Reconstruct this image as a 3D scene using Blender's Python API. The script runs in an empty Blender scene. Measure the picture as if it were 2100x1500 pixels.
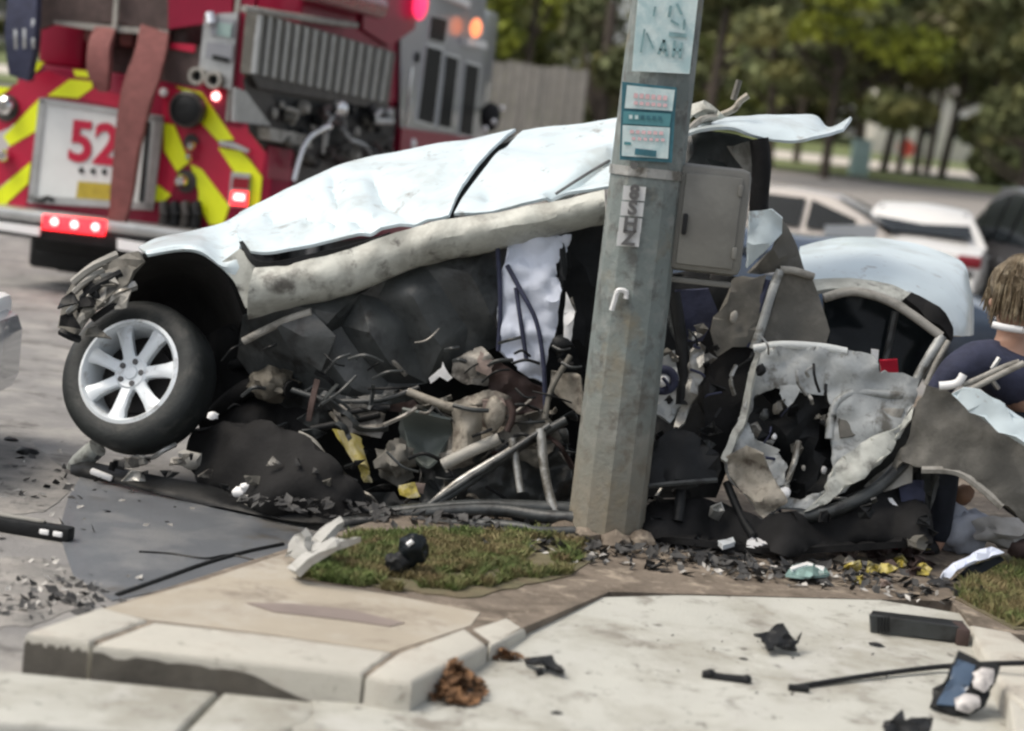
import bpy, bmesh, math, random
import numpy as np
from mathutils import Vector, Matrix, noise, geometry
R = math.radians
random.seed(7)
sc = bpy.context.scene
COL = sc.collection

# ------------------------------------------------------------ camera, sky, sun, exposure
CAM_H, FOC, PITCH, ROLL = 1.85, 4000.0, 6.82, 6.3
cd = bpy.data.cameras.new('camera'); cam = bpy.data.objects.new('camera', cd); COL.objects.link(cam)
cd.sensor_width = 36; cd.lens = FOC / 2100 * 36; cd.clip_start = .1; cd.clip_end = 900
CAM_R = Matrix.Rotation(R(90 - PITCH), 3, 'X') @ Matrix.Rotation(R(ROLL), 3, 'Z')
cam.matrix_world = Matrix.Translation((0, 0, CAM_H)) @ CAM_R.to_4x4()
cd.dof.use_dof = True; cd.dof.focus_distance = 8.8; cd.dof.aperture_fstop = 1.4
sc.camera = cam
SUN_EL, SUN_AZ = 56, -104          # azimuth from +Y (straight away from the camera) towards +X
wd = bpy.data.worlds.new('World'); sc.world = wd; wd.use_nodes = True
nt = wd.node_tree; sky = nt.nodes.new('ShaderNodeTexSky'); sky.sky_type = 'NISHITA'; sky.sun_disc = False
sky.sun_elevation = R(SUN_EL); sky.sun_rotation = R(SUN_AZ); sky.air_density = 1.0; sky.dust_density = 4.0; sky.ozone_density = 1.0
hs_ = nt.nodes.new('ShaderNodeHueSaturation'); hs_.inputs['Saturation'].default_value = .32      # thin overcast: paler than a clear sky
nt.links.new(sky.outputs[0], hs_.inputs['Color']); nt.links.new(hs_.outputs[0], nt.nodes['Background'].inputs[0]); nt.nodes['Background'].inputs[1].default_value = .115
sl = bpy.data.lights.new('sun', 'SUN'); sl.energy = 1.15; sl.angle = R(30); sl.color = (1, .86, .68)
sun = bpy.data.objects.new('sun', sl); COL.objects.link(sun)
_d = Vector((math.sin(R(SUN_AZ)) * math.cos(R(SUN_EL)), math.cos(R(SUN_AZ)) * math.cos(R(SUN_EL)), math.sin(R(SUN_EL))))
sun.rotation_euler = _d.to_track_quat('Z', 'Y').to_euler()
sc.view_settings.view_transform = 'Standard'; sc.view_settings.look = 'None'; sc.view_settings.gamma = 1
sc.view_settings.exposure = 0.75
sc.cycles.pixel_filter_type = 'BLACKMAN_HARRIS'; sc.cycles.filter_width = 2.4
sc.cycles.use_denoising = True; sc.cycles.max_bounces = 6

# ------------------------------------------------------------ pixel of the 2100x1500 photograph -> point in the place
def ray(u, v): return CAM_R @ Vector(((u - 1050) / FOC, -(v - 750) / FOC, -1))
def W(u, v, Y): d = ray(u, v); return Vector((0, 0, CAM_H)) + d * (Y / d.y)
def G(u, v, z=0.): d = ray(u, v); return Vector((0, 0, CAM_H)) + d * ((z - CAM_H) / d.z)
def PX(p):
    q = CAM_R.transposed() @ (Vector(p) - Vector((0, 0, CAM_H))); return (1050 - q.x / q.z * FOC, 750 + q.y / q.z * FOC)

# ------------------------------------------------------------ materials
MATS = {}
def mat(name, col, rough=.6, metal=0., var=.18, scale=6., bump=.15, bscale=40., dirt=None, emit=None, coat=0., spec=.5, island=0.):
    if name in MATS: return MATS[name]
    m = bpy.data.materials.new(name); m.use_nodes = True; n = m.node_tree.nodes; L = m.node_tree.links
    b = n['Principled BSDF']; b.inputs['Roughness'].default_value = rough; b.inputs['Metallic'].default_value = metal
    b.inputs['Coat Weight'].default_value = coat; b.inputs['Specular IOR Level'].default_value = spec
    geo = n.new('ShaderNodeNewGeometry')
    def nz(s, det=6, dist=0.):
        t = n.new('ShaderNodeTexNoise'); t.inputs['Scale'].default_value = s; t.inputs['Detail'].default_value = det
        t.inputs['Distortion'].default_value = dist; t.inputs['Roughness'].default_value = .65
        L.new(geo.outputs['Position'], t.inputs['Vector']); return t.outputs['Fac']
    def ramp(f, a, c0, bb, c1):
        r = n.new('ShaderNodeValToRGB'); e = r.color_ramp.elements
        e[0].position = a; e[0].color = (*c0, 1); e[1].position = bb; e[1].color = (*c1, 1); L.new(f, r.inputs[0]); return r.outputs[0]
    lo = [c * (1 - var) for c in col]; hi = [min(1, c * (1 + var)) for c in col]
    c = ramp(nz(scale), .3, lo, .7, hi)
    if island:
        hs = n.new('ShaderNodeHueSaturation'); mr = n.new('ShaderNodeMapRange'); L.new(geo.outputs['Random Per Island'], mr.inputs[0])
        mr.inputs['To Min'].default_value = 1 - island; mr.inputs['To Max'].default_value = 1 + island
        L.new(mr.outputs[0], hs.inputs['Value']); L.new(c, hs.inputs['Color']); c = hs.outputs[0]
    for k, (dc, amt, ds) in enumerate(dirt or []):
        mx = n.new('ShaderNodeMix'); mx.data_type = 'RGBA'
        L.new(ramp(nz(ds, 9, .25), .62 - amt * .45, (0, 0, 0), .74 - amt * .35, (1, 1, 1)), mx.inputs['Factor'])
        L.new(c, mx.inputs['A']); mx.inputs['B'].default_value = (*dc, 1); c = mx.outputs['Result']
    L.new(c, b.inputs['Base Color'])
    if bump:
        bp = n.new('ShaderNodeBump'); bp.inputs['Strength'].default_value = bump; bp.inputs['Distance'].default_value = .02
        L.new(nz(bscale, 5), bp.inputs['Height']); L.new(bp.outputs[0], b.inputs['Normal'])
    if emit:
        b.inputs['Emission Color'].default_value = (*emit[0], 1); b.inputs['Emission Strength'].default_value = emit[1]
    MATS[name] = m; return m
K = (.012, .013, .014)
M_asph = mat('asphalt', (.225, .22, .215), .85, scale=1.3, var=.14, bump=.5, bscale=60, dirt=[((.33, .32, .3), .35, 2.2), ((.09, .085, .08), .2, 3.1)])
M_wet = mat('smooth asphalt', (.125, .135, .148), .42, scale=2., var=.12, bump=.22, bscale=70, dirt=[((.19, .195, .2), .3, 2.5), ((.10, .092, .08), .15, 1.6)])
M_conc = mat('pale concrete', (.475, .478, .435), .85, scale=3, var=.07, bump=.4, bscale=95, dirt=[((.34, .33, .285), .36, 1.7), ((.24, .225, .195), .16, 5.5), ((.49, .49, .455), .22, 3.3), ((.10, .09, .08), .05, 14)])
M_kerb = mat('kerb concrete', (.50, .485, .43), .85, scale=4, var=.08, bump=.45, bscale=90, dirt=[((.42, .39, .34), .28, 4.), ((.2, .18, .15), .06, 9)])
M_tan = mat('tan concrete', (.37, .33, .265), .9, scale=2.5, var=.1, bump=.25, bscale=50, dirt=[((.42, .39, .335), .35, 2.4), ((.24, .205, .165), .22, 3.7)])
M_dust = mat('dusty asphalt', (.30, .285, .265), .95, scale=3, var=.2, bump=.6, bscale=40, dirt=[((.20, .195, .185), .4, 4), ((.10, .10, .095), .15, 8)])
M_damp = mat('damp concrete', (.23, .19, .17), .7, scale=4, var=.12)
M_dirt = mat('dirt', (.17, .14, .11), .95, scale=7, var=.3, bump=.6, bscale=25, dirt=[((.10, .08, .06), .3, 6), ((.33, .28, .22), .2, 9)])
M_turf = mat('turf', (.125, .115, .065), .95, scale=9, var=.35, bump=.6, bscale=30, dirt=[((.15, .12, .075), .4, 5), ((.08, .06, .04), .2, 7)])
M_blade = mat('grass blade', (.115, .16, .045), .8, scale=5, var=.35, bump=0, island=.35, dirt=[((.22, .18, .085), .42, 4.), ((.15, .105, .05), .2, 9.)])
M_fgrass = mat('far grass', (.13, .16, .06), .95, scale=.6, var=.3)
M_white = mat('white car paint', (.60, .70, .74), .32, coat=.25, scale=4, var=.05, bump=.08, bscale=5, dirt=[((.47, .53, .54), .25, 3.2), ((.25, .24, .22), .06, 9)])
M_scuff = mat('scraped sill paint', (.52, .535, .49), .5, scale=5, var=.1, bump=.25, bscale=16, dirt=[((.36, .365, .33), .4, 5), ((.15, .145, .13), .22, 6), ((.05, .045, .04), .08, 12)])
M_under = mat('underbody plastic', (.042, .047, .048), .42, scale=5, var=.3, bump=.3, bscale=12, dirt=[((.075, .08, .08), .2, 4), ((.012, .012, .012), .25, 6)])
M_liner = mat('arch liner', (.013, .013, .0135), .75, spec=.2, scale=8, var=.3, bump=.25, bscale=20)
M_black = mat('black plastic', K, .5, spec=.25, scale=9, var=.4, bump=.2, bscale=25)
M_tyre = mat('tyre rubber', (.022, .026, .026), .62, scale=14, var=.25, bump=.25, bscale=45, dirt=[((.06, .06, .055), .2, 7)])
M_alloy = mat('alloy', (.78, .83, .86), .35, .15, scale=6, var=.06, bump=.04, dirt=[((.45, .46, .46), .14, 12)])
M_steel = mat('bare metal', (.42, .42, .40), .42, .6, scale=9, var=.25, bump=.3, bscale=18, dirt=[((.14, .13, .11), .35, 8)])
M_inner = mat('door inner steel', (.36, .38, .38), .5, .25, scale=6, var=.2, bump=.3, bscale=14, dirt=[((.55, .56, .54), .28, 5), ((.12, .115, .10), .22, 9)])
M_shell = mat('dusty dark shell', (.075, .072, .062), .6, scale=6, var=.25, bump=.25, dirt=[((.13, .125, .11), .25, 6)])
M_dusty = mat('dusty torn metal', (.22, .21, .19), .5, .3, scale=8, var=.3, bump=.3, bscale=20, dirt=[((.06, .055, .05), .35, 9), ((.36, .34, .3), .15, 12)])
M_beige = mat('torn beige panel', (.30, .275, .23), .6, .1, scale=9, var=.25, bump=.35, bscale=20, dirt=[((.12, .10, .08), .28, 12)])
M_rust = mat('rusty pink metal', (.30, .235, .205), .6, .1, scale=9, var=.25, bump=.3)
M_brown = mat('dark brown scrap', (.05, .03, .026), .7, scale=9, var=.4)
M_yel = mat('yellow plastic', (.45, .37, .07), .5, scale=12, var=.35, dirt=[((.6, .55, .36), .3, 12), ((.08, .07, .03), .3, 14)])
M_bag = mat('airbag cloth', (.66, .71, .82), .9, scale=5, var=.08, bump=.25, bscale=14)
M_glass = mat('dark glass', (.010, .013, .015), .12, coat=.0, spec=.18, bump=0, var=.3)
M_olive = mat('dusty grey trim', (.115, .11, .095), .7, scale=6, var=.2, bump=.2, dirt=[((.17, .16, .14), .25, 7)])
M_ltgrey = mat('light grey trim', (.33, .32, .29), .65, scale=6, var=.15, bump=.2, dirt=[((.17, .16, .14), .25, 7)])
M_cab = mat('grey cabinet paint', (.165, .163, .148), .55, scale=5, var=.1, bump=.1, dirt=[((.21, .21, .19), .25, 3)])
M_pole = mat('weathered concrete pole', (.165, .195, .19), .85, scale=7, var=.14, bump=.3, bscale=35, dirt=[((.23, .25, .24), .3, 9), ((.10, .105, .10), .25, 12), ((.19, .18, .14), .15, 3)])
M_signw = mat('faded sign white', (.60, .72, .72), .5, scale=16, var=.1, bump=0, dirt=[((.42, .58, .60), .35, 10)])
M_teal = mat('sign teal', (.09, .27, .30), .5, scale=15, var=.15, bump=0)
M_dteal = mat('sign dark teal', (.04, .15, .19), .5, scale=15, var=.3, bump=0)
M_pink = mat('sign faded red', (.72, .48, .50), .5, scale=15, var=.1, bump=0)
M_tag = mat('tag white', (.62, .63, .63), .5, scale=20, var=.08, bump=0)
M_tagk = mat('tag grey letter', (.10, .10, .10), .6, scale=20, var=.3, bump=0)
M_red = mat('fire engine red', (.25, .008, .035), .4, coat=.1, spec=.25, scale=3, var=.12, bump=0)
M_chevr = mat('reflective red', (.45, .005, .04), .4, scale=5, var=.1, bump=0)
M_chevy = mat('reflective lime yellow', (.80, .88, .010), .4, scale=5, var=.06, bump=0)
M_silver = mat('silver cab paint', (.31, .32, .35), .3, .25, coat=.5, scale=3, var=.08, bump=.03, bscale=8)
M_stain = mat('brushed steel', (.45, .46, .46), .35, .7, scale=8, var=.15, bump=.08)
M_chrome = mat('chrome', (.8, .8, .8), .12, 1., bump=0, var=.02)
M_twhite = mat('door white', (.68, .71, .70), .4, scale=4, var=.06, bump=.05)
M_hose = mat('dull red hose jacket', (.20, .075, .07), .9, scale=12, var=.2, bump=.3)
M_hosed = mat('dark hose bed', (.085, .06, .056), .9, scale=8, var=.35, bump=.3)
M_navy = mat('navy cloth', (.035, .04, .075), .85, scale=9, var=.3, bump=.35, bscale=18)
M_trous = mat('dark navy trousers', (.014, .018, .028), .9, scale=9, var=.3, bump=.3)
M_pump = mat('pump panel', (.045, .040, .036), .5, .2, scale=6, var=.4, bump=.2)
M_lred = mat('lit red lamp', (.7, .02, .02), .3, bump=0, emit=((1, .02, .03), 2.2))
M_lredc = mat('lit red lamp core', (.9, .4, .4), .3, bump=0, emit=((1, .35, .33), 3.2))
M_lor = mat('lit orange lamp', (.9, .3, .1), .3, bump=0, emit=((1, .28, .12), 1.0))
M_lpk = mat('lit pink lamp', (.9, .05, .15), .3, bump=0, emit=((1, .04, .14), .9))
M_dred = mat('dark red lens', (.22, .01, .02), .2, bump=0)
M_refl = mat('reflective white', (.86, .86, .86), .3, bump=0, var=.02)
M_gold = mat('gold leaf', (.42, .33, .03), .5, bump=0, var=.2, scale=20)
M_skin = mat('skin', (.42, .25, .18), .55, bump=.05)
M_hair = mat('brown hair', (.12, .088, .05), .6, scale=30, var=.4, bump=.3, dirt=[((.3, .25, .17), .3, 16)])
M_bark = mat('bark', (.065, .052, .042), .95, scale=3, var=.3, bump=.6, bscale=9)
M_leafd = mat('dark leaf', (.135, .155, .065), .75, scale=.35, var=.35, bump=0, island=.3, dirt=[((.24, .225, .07), .32, .4), ((.15, .13, .08), .18, .6)])
M_leafy = mat('yellow green leaf', (.34, .38, .05), .7, scale=.6, var=.3, bump=0, island=.5, dirt=[((.06, .085, .03), .3, .8)])
M_fence = mat('grey fence board', (.21, .20, .18), .9, scale=4, var=.15, bump=.3, bscale=20)
M_addhouse = mat('added house stucco', (.52, .50, .47), .9, scale=1, var=.08)
M_path = mat('pale path', (.56, .52, .47), .9, scale=1, var=.08)
M_road2 = mat('far road', (.27, .255, .24), .85, scale=.5, var=.1, bump=.1)
M_util = mat('utility box green', (.30, .42, .40), .5, scale=3, var=.08)

M_cabw = mat('dull cab window', (.010, .012, .013), .5, spec=.08, bump=0)  # dark glass kept dull so it reflects little
# splash stain of soil on the lowest metre of the pole
_n = M_pole.node_tree.nodes; _l = M_pole.node_tree.links; _b = _n['Principled BSDF']; _src = _b.inputs['Base Color'].links[0].from_socket
_g = _n.new('ShaderNodeNewGeometry'); _x = _n.new('ShaderNodeSeparateXYZ'); _l.new(_g.outputs['Position'], _x.inputs[0])
_r = _n.new('ShaderNodeMapRange'); _r.inputs['From Min'].default_value = .25; _r.inputs['From Max'].default_value = .95; _r.inputs['To Min'].default_value = .8; _r.inputs['To Max'].default_value = 0; _l.new(_x.outputs['Z'], _r.inputs['Value'])
_t = _n.new('ShaderNodeTexNoise'); _t.inputs['Scale'].default_value = 5; _t.inputs['Detail'].default_value = 6; _l.new(_g.outputs['Position'], _t.inputs['Vector'])
_m = _n.new('ShaderNodeMath'); _m.operation = 'MULTIPLY'; _l.new(_r.outputs[0], _m.inputs[0]); _l.new(_t.outputs['Fac'], _m.inputs[1])
_m2 = _n.new('ShaderNodeMath'); _m2.operation = 'MULTIPLY'; _m2.inputs[1].default_value = 1.7; _m2.use_clamp = True; _l.new(_m.outputs[0], _m2.inputs[0])
_c = _n.new('ShaderNodeMix'); _c.data_type = 'RGBA'; _c.inputs['B'].default_value = (.225, .19, .135, 1); _l.new(_m2.outputs[0], _c.inputs['Factor']); _l.new(_src, _c.inputs['A']); _l.new(_c.outputs['Result'], _b.inputs['Base Color'])

# ------------------------------------------------------------ objects
def fin(name, verts, faces, m, parent=None, smooth=40, tag=None, origin=None):
    me = bpy.data.meshes.new(name); me.from_pydata([tuple(v) for v in verts], [], faces)
    for x in (m if isinstance(m, (list, tuple)) else [m]): me.materials.append(x)
    bm = bmesh.new(); bm.from_mesh(me); bmesh.ops.recalc_face_normals(bm, faces=bm.faces); bm.to_mesh(me); bm.free()
    me.shade_smooth() if smooth else None
    if smooth: me.set_sharp_from_angle(angle=R(smooth))
    me.validate()
    return link(name, me, parent, tag)
def link(name, me, parent=None, tag=None):
    o = bpy.data.objects.new(name, me); COL.objects.link(o)
    if parent is not None:
        o.parent = parent; o.matrix_parent_inverse = Matrix.Translation(-root_loc(parent))
        if parent.parent is not None: o.matrix_parent_inverse = Matrix.Identity(4)
        elif parent.type == 'MESH': o.matrix_parent_inverse = Matrix.Translation(-Vector(parent.location))
    else:
        vs = np.array([v.co for v in me.vertices]); c = Vector((vs[:, 0].mean(), vs[:, 1].mean(), vs[:, 2].min()))
        me.transform(Matrix.Translation(-c)); o.location = c
    if tag: settag(o, *tag)
    return o
def root_loc(p): return Vector(p.location)
def settag(o, label=None, cat=None, group=None, kind=None):
    if label: o['label'] = label
    if cat: o['category'] = cat
    if group: o['group'] = group
    if kind: o['kind'] = kind
def thing(name, loc, label, cat, group=None):
    o = bpy.data.objects.new(name, None); COL.objects.link(o); o.location = loc; o.empty_display_size = .2
    settag(o, label, cat, group); return o
def copy_tree(o, parent=None):
    c = o.copy(); COL.objects.link(c); c.parent = parent
    for ch in o.children: copy_tree(ch, c)
    return c
def crumple(p, amp, f, s=0.):
    q = Vector(p) * f + Vector((s, s * 1.7, -s))
    return amp * (1.2 - 2.6 * abs(noise.noise(q)) + .7 * noise.noise(q * 2.3) - .5 * abs(noise.noise(q * 3.1)))
def solid(verts, faces, thick, nrm=None):
    """closed shell: front faces, a back layer and a rim"""
    bm = bmesh.new(); vs = [bm.verts.new(v) for v in verts]
    for f in faces:
        try: bm.faces.new([vs[i] for i in f])
        except ValueError: pass
    bmesh.ops.recalc_face_normals(bm, faces=bm.faces); bm.normal_update()
    off = [v.normal.copy() for v in bm.verts] if nrm is None else [nrm] * len(vs)
    fs = [[v.index for v in f.verts] for f in bm.faces] if not bm.verts.index_update() else None
    n = len(vs); be = [(e.verts[0].index, e.verts[1].index) for e in bm.edges if len(e.link_faces) == 1]
    out = [v.co.copy() for v in bm.verts] + [v.co - o * thick for v, o in zip(bm.verts, off)]
    F = fs + [[i + n for i in reversed(f)] for f in fs] + [[a, b, b + n, a + n] for a, b in be]
    bm.free(); return out, F
def cr(a, b, c, d, t):
    return .5 * ((2 * b) + (c - a) * t + (2 * a - 5 * b + 4 * c - d) * t * t + (3 * b - a - 3 * c + d) * t ** 3)
def spline(pts, n):
    out = []; m = len(pts)
    for i in range(m - 1):
        a, b, c, d = pts[max(i - 1, 0)], pts[i], pts[i + 1], pts[min(i + 2, m - 1)]
        for k in range(n): out.append(cr(a, b, c, d, k / n))
    out.append(pts[-1]); return out
def inpoly(poly):
    def f(u, v):
        c = False; j = len(poly) - 1
        for i in range(len(poly)):
            if (poly[i][1] > v) != (poly[j][1] > v) and u < (poly[j][0] - poly[i][0]) * (v - poly[i][1]) / (poly[j][1] - poly[i][1]) + poly[i][0]: c = not c
            j = i
        return c
    return f
def crease(p, cs):
    """push of a point by folds: each fold is (pixel polyline, half width, depth); a fold is sharp on its line"""
    u, v = PX(p); d = 0.
    for line, w, dep in cs:
        best = 1e9
        for (a, b), (c, e) in zip(line, line[1:]):
            L2 = (c - a) ** 2 + (e - b) ** 2; t = max(0, min(1, ((u - a) * (c - a) + (v - b) * (e - b)) / L2)); best = min(best, math.hypot(u - a - t * (c - a), v - b - t * (e - b)))
        if best < w: d += dep * (1 - best / w) ** 1.4
    return d
def patch(name, rows, m, parent=None, thick=.012, su=6, sv=5, amp=.0, f=4., seed=0., tag=None, smooth=40, world=False, folds=()):
    P = [[Vector(p) if world else W(*p) for p in r] for r in rows]
    P = [spline(r, su) for r in P]; cols = [spline(list(c), sv) for c in zip(*P)]
    nu, nv = len(cols), len(cols[0]); V = [p for c in cols for p in c]
    if folds: V = [p + Vector((0, -.35, .9)) * crease(p, folds) for p in V]
    if amp: V = [p + Vector((0, -1, .5)) * crumple(p, amp, f, seed) for p in V]
    F = [(i * nv + j, (i + 1) * nv + j, (i + 1) * nv + j + 1, i * nv + j + 1) for i in range(nu - 1) for j in range(nv - 1)]
    V, F = solid(V, F, thick); return fin(name, V, F, m, parent, smooth, tag)
def sheet(name, outline, m, parent=None, thick=.012, step=24, amp=.012, f=5., seed=0., holes=(), tag=None, smooth=32, jag=0., bulge=0., folds=()):
    """an irregular dented plate: outline (u, v, Y), filled with a triangle net that is bent and creased"""
    rnd = random.Random(int(seed * 100) + len(outline)); loops = [list(outline)] + [list(h) for h in holes]
    pts, edges = [], []
    for lp in loops:
        ex = []
        for i, a in enumerate(lp):
            b = lp[(i + 1) % len(lp)]; d = math.hypot(b[0] - a[0], b[1] - a[1]); k = max(1, int(d / step))
            for t in range(k):
                s = t / k; j = rnd.uniform(-jag, jag) if t else 0
                ex.append((a[0] + (b[0] - a[0]) * s + j, a[1] + (b[1] - a[1]) * s + j * rnd.uniform(-1, 1), a[2] + (b[2] - a[2]) * s))
        n0 = len(pts); pts += ex; edges += [(n0 + i, n0 + (i + 1) % len(ex)) for i in range(len(ex))]
    us = [p[0] for p in outline]; vs = [p[1] for p in outline]; ctl = [p for lp in loops for p in lp]
    def Yat(u, v):
        w = [1 / ((u - p[0]) ** 2 + (v - p[1]) ** 2 + 60) ** 1.4 for p in ctl]; return sum(a * p[2] for a, p in zip(w, ctl)) / sum(w)
    P2 = [Vector((p[0], p[1])) for p in pts]
    u = min(us) + step * .5
    while u < max(us):
        v = min(vs) + step * .5
        while v < max(vs): P2.append(Vector((u + rnd.uniform(-.3, .3) * step, v + rnd.uniform(-.3, .3) * step))); v += step
        u += step
    r = geometry.delaunay_2d_cdt(P2, edges, [], 1, 1e-4)
    vo, fo, orig = r[0], r[2], r[3]; V = []
    for h in holes:
        hp = inpoly(h); fo = [t for t in fo if not hp(sum(vo[i].x for i in t) / 3, sum(vo[i].y for i in t) / 3)]
    n = len(pts); cu, cv = sum(us) / len(us), sum(vs) / len(vs); ru, rv = (max(us) - min(us)) / 2 + 1, (max(vs) - min(vs)) / 2 + 1
    for p, o in zip(vo, orig):
        i = o[0] if o else n; Y = pts[i][2] if i < n else Yat(p.x, p.y)
        if bulge: Y -= bulge * max(0, 1 - ((p.x - cu) / ru) ** 2 - ((p.y - cv) / rv) ** 2)
        q = W(p.x, p.y, Y)
        if folds: q = q + Vector((0, -1, .1)) * crease(q, folds)
        V.append(q + Vector((.1, -1, .2)) * crumple(q, amp, f, seed))
    V, F = solid(V, fo, thick); return fin(name, V, F, m, parent, smooth, tag)
def facets(name, pts, nout, m, parent=None, thick=.014, smooth=24, jit=.012, seed=0):
    """a stiff sheet bent along straight creases: its first nout points are the outline, the rest are the crease corners"""
    rnd = random.Random(seed); P2 = [Vector((p[0], p[1])) for p in pts]
    r = geometry.delaunay_2d_cdt(P2, [(i, (i + 1) % nout) for i in range(nout)], [], 1, 1e-4); V = []
    for p, o in zip(r[0], r[3]): Y = pts[o[0]][2] if o else 9; V.append(W(p.x, p.y, Y + rnd.uniform(-jit, jit)))
    bm = bmesh.new(); vs = [bm.verts.new(v) for v in V]
    for f in r[2]:
        try: bm.faces.new([vs[i] for i in f])
        except ValueError: pass
    bmesh.ops.subdivide_edges(bm, edges=bm.edges[:], cuts=3, use_grid_fill=True)
    for _ in range(1): bmesh.ops.smooth_vert(bm, verts=[v for v in bm.verts if not v.is_boundary], factor=.45, use_axis_x=True, use_axis_y=True, use_axis_z=True)
    for v in bm.verts: v.co += Vector((0, -1, 0)) * .006 * noise.noise(v.co * 9)
    bm.verts.index_update(); V = [v.co.copy() for v in bm.verts]; F = [[v.index for v in f.verts] for f in bm.faces]; bm.free()
    V, F = solid(V, F, thick); return fin(name, V, F, m, parent, smooth)
def tube_geo(pts, r, sides=8, cap=True):
    V, F = [], []; n = len(pts); rr = r if isinstance(r, (list, tuple)) else [r] * n
    up = Vector((.13, .21, 1)).normalized()
    for i, p in enumerate(pts):
        t = (pts[min(i + 1, n - 1)] - pts[max(i - 1, 0)]).normalized(); x = t.cross(up)
        x = x.normalized() if x.length > 1e-4 else Vector((1, 0, 0)); y = x.cross(t)
        V += [p + (x * math.cos(a) + y * math.sin(a)) * rr[i] for a in (2 * math.pi * k / sides for k in range(sides))]
    F = [(i * sides + k, i * sides + (k + 1) % sides, (i + 1) * sides + (k + 1) % sides, (i + 1) * sides + k) for i in range(n - 1) for k in range(sides)]
    if cap: F += [tuple(range(sides))[::-1], tuple(range((n - 1) * sides, n * sides))]
    return V, F
def tube(name, pts, r, m, parent=None, sides=8, n=5, tag=None, world=False):
    P = [Vector(p) if world else W(*p) for p in pts]
    if n > 1 and len(P) > 2: P = spline(P, n)
    V, F = tube_geo(P, r, sides); return fin(name, V, F, m, parent, 50, tag)
def frame_mat(o, x, y, z): return Matrix(((x.x, y.x, z.x, o.x), (x.y, y.y, z.y, o.y), (x.z, y.z, z.z, o.z), (0, 0, 0, 1)))
def box_geo(size, bev=.0, seg=2):
    bm = bmesh.new(); bmesh.ops.create_cube(bm, size=1); bmesh.ops.scale(bm, vec=size, verts=bm.verts)
    if bev: bmesh.ops.bevel(bm, geom=bm.edges[:], offset=min(bev, min(size) * .45), segments=seg, affect='EDGES', profile=.5)
    V = [v.co.copy() for v in bm.verts]; bm.verts.index_update(); F = [[v.index for v in f.verts] for f in bm.faces]; bm.free(); return V, F
def box(name, c, size, m, parent=None, M=None, bev=.01, tag=None):
    V, F = box_geo(size, bev); T = (M.to_4x4() if M is not None else Matrix.Identity(4))
    return fin(name, [Vector(c) + T.to_3x3() @ v for v in V], F, m, parent, 35, tag)
def join(parts):
    V, F = [], []
    for v, f in parts: n = len(V); V += list(v); F += [[i + n for i in q] for q in f]
    return V, F
def lathe_geo(prof, o, ax, sides=40, closed=False):
    """prof: (radius, along axis)"""
    ax = Vector(ax).normalized(); x = ax.cross(Vector((.2, .1, 1))).normalized(); y = ax.cross(x); V, F = [], []
    for r, h in prof: V += [Vector(o) + ax * h + (x * math.cos(a) + y * math.sin(a)) * r for a in (2 * math.pi * k / sides for k in range(sides))]
    n = len(prof); rng = range(n if closed else n - 1)
    for i in rng:
        j = (i + 1) % n; F += [(i * sides + k, i * sides + (k + 1) % sides, j * sides + (k + 1) % sides, j * sides + k) for k in range(sides)]
    return V, F
def lathe(name, prof, o, ax, m, parent=None, sides=32, closed=False, tag=None):
    V, F = lathe_geo(prof, o, ax, sides, closed); return fin(name, V, F, m, parent, 40, tag)
def prism(name, pts, n, thick, m, parent=None, tag=None, smooth=0):
    """planar world polygon pts, thickened along n"""
    n = Vector(n); k = len(pts); V = [Vector(p) for p in pts] + [Vector(p) - n * thick for p in pts]
    tri = geometry.tessellate_polygon([[Vector(p) for p in pts]])
    F = [tuple(t) for t in tri] + [tuple(i + k for i in reversed(t)) for t in tri] + [(i, (i + 1) % k, (i + 1) % k + k, i + k) for i in range(k)]
    return fin(name, V, F, m, parent, smooth, tag)
def blob(name, c, rad, m, parent=None, amp=.3, f=6, sub=3, tag=None, seed=0.):
    bm = bmesh.new(); bmesh.ops.create_icosphere(bm, subdivisions=sub, radius=1)
    V = []
    for v in bm.verts:
        d = 1 + amp * noise.noise(v.co * f / 3 + Vector((seed, seed, seed))) + amp * .5 * noise.noise(v.co * f + Vector((seed, 0, 0)))
        V.append(Vector(c) + Vector((v.co.x * rad[0], v.co.y * rad[1], v.co.z * rad[2])) * d)
    bm.verts.index_update(); F = [[v.index for v in f.verts] for f in bm.faces]; bm.free()
    return fin(name, V, F, m, parent, 50, tag)
def text_geo(body, size, depth=.004, bold=0.):
    cu = bpy.data.curves.new('t', 'FONT'); cu.body = body; cu.size = size; cu.extrude = depth; cu.offset = bold; cu.align_x = 'CENTER'; cu.align_y = 'CENTER'
    o = bpy.data.objects.new('t', cu); COL.objects.link(o); dg = bpy.context.evaluated_depsgraph_get(); dg.update()
    me = bpy.data.meshes.new_from_object(o.evaluated_get(dg)); bpy.data.objects.remove(o)
    V = [v.co.copy() for v in me.vertices]; F = [list(p.vertices) for p in me.polygons]; return V, F
def text(name, body, size, M, m, parent, bold=0.):
    V, F = text_geo(body, size, bold=bold); return fin(name, [M @ v for v in V], F, m, parent, 0)
M_kshade = mat('painted kerb shade', (.095, .087, .074), .9, scale=6, var=.35, bump=.3, dirt=[((.10, .09, .075), .25, 8)])  # dark tone painted as shade on the kerb faces
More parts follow.
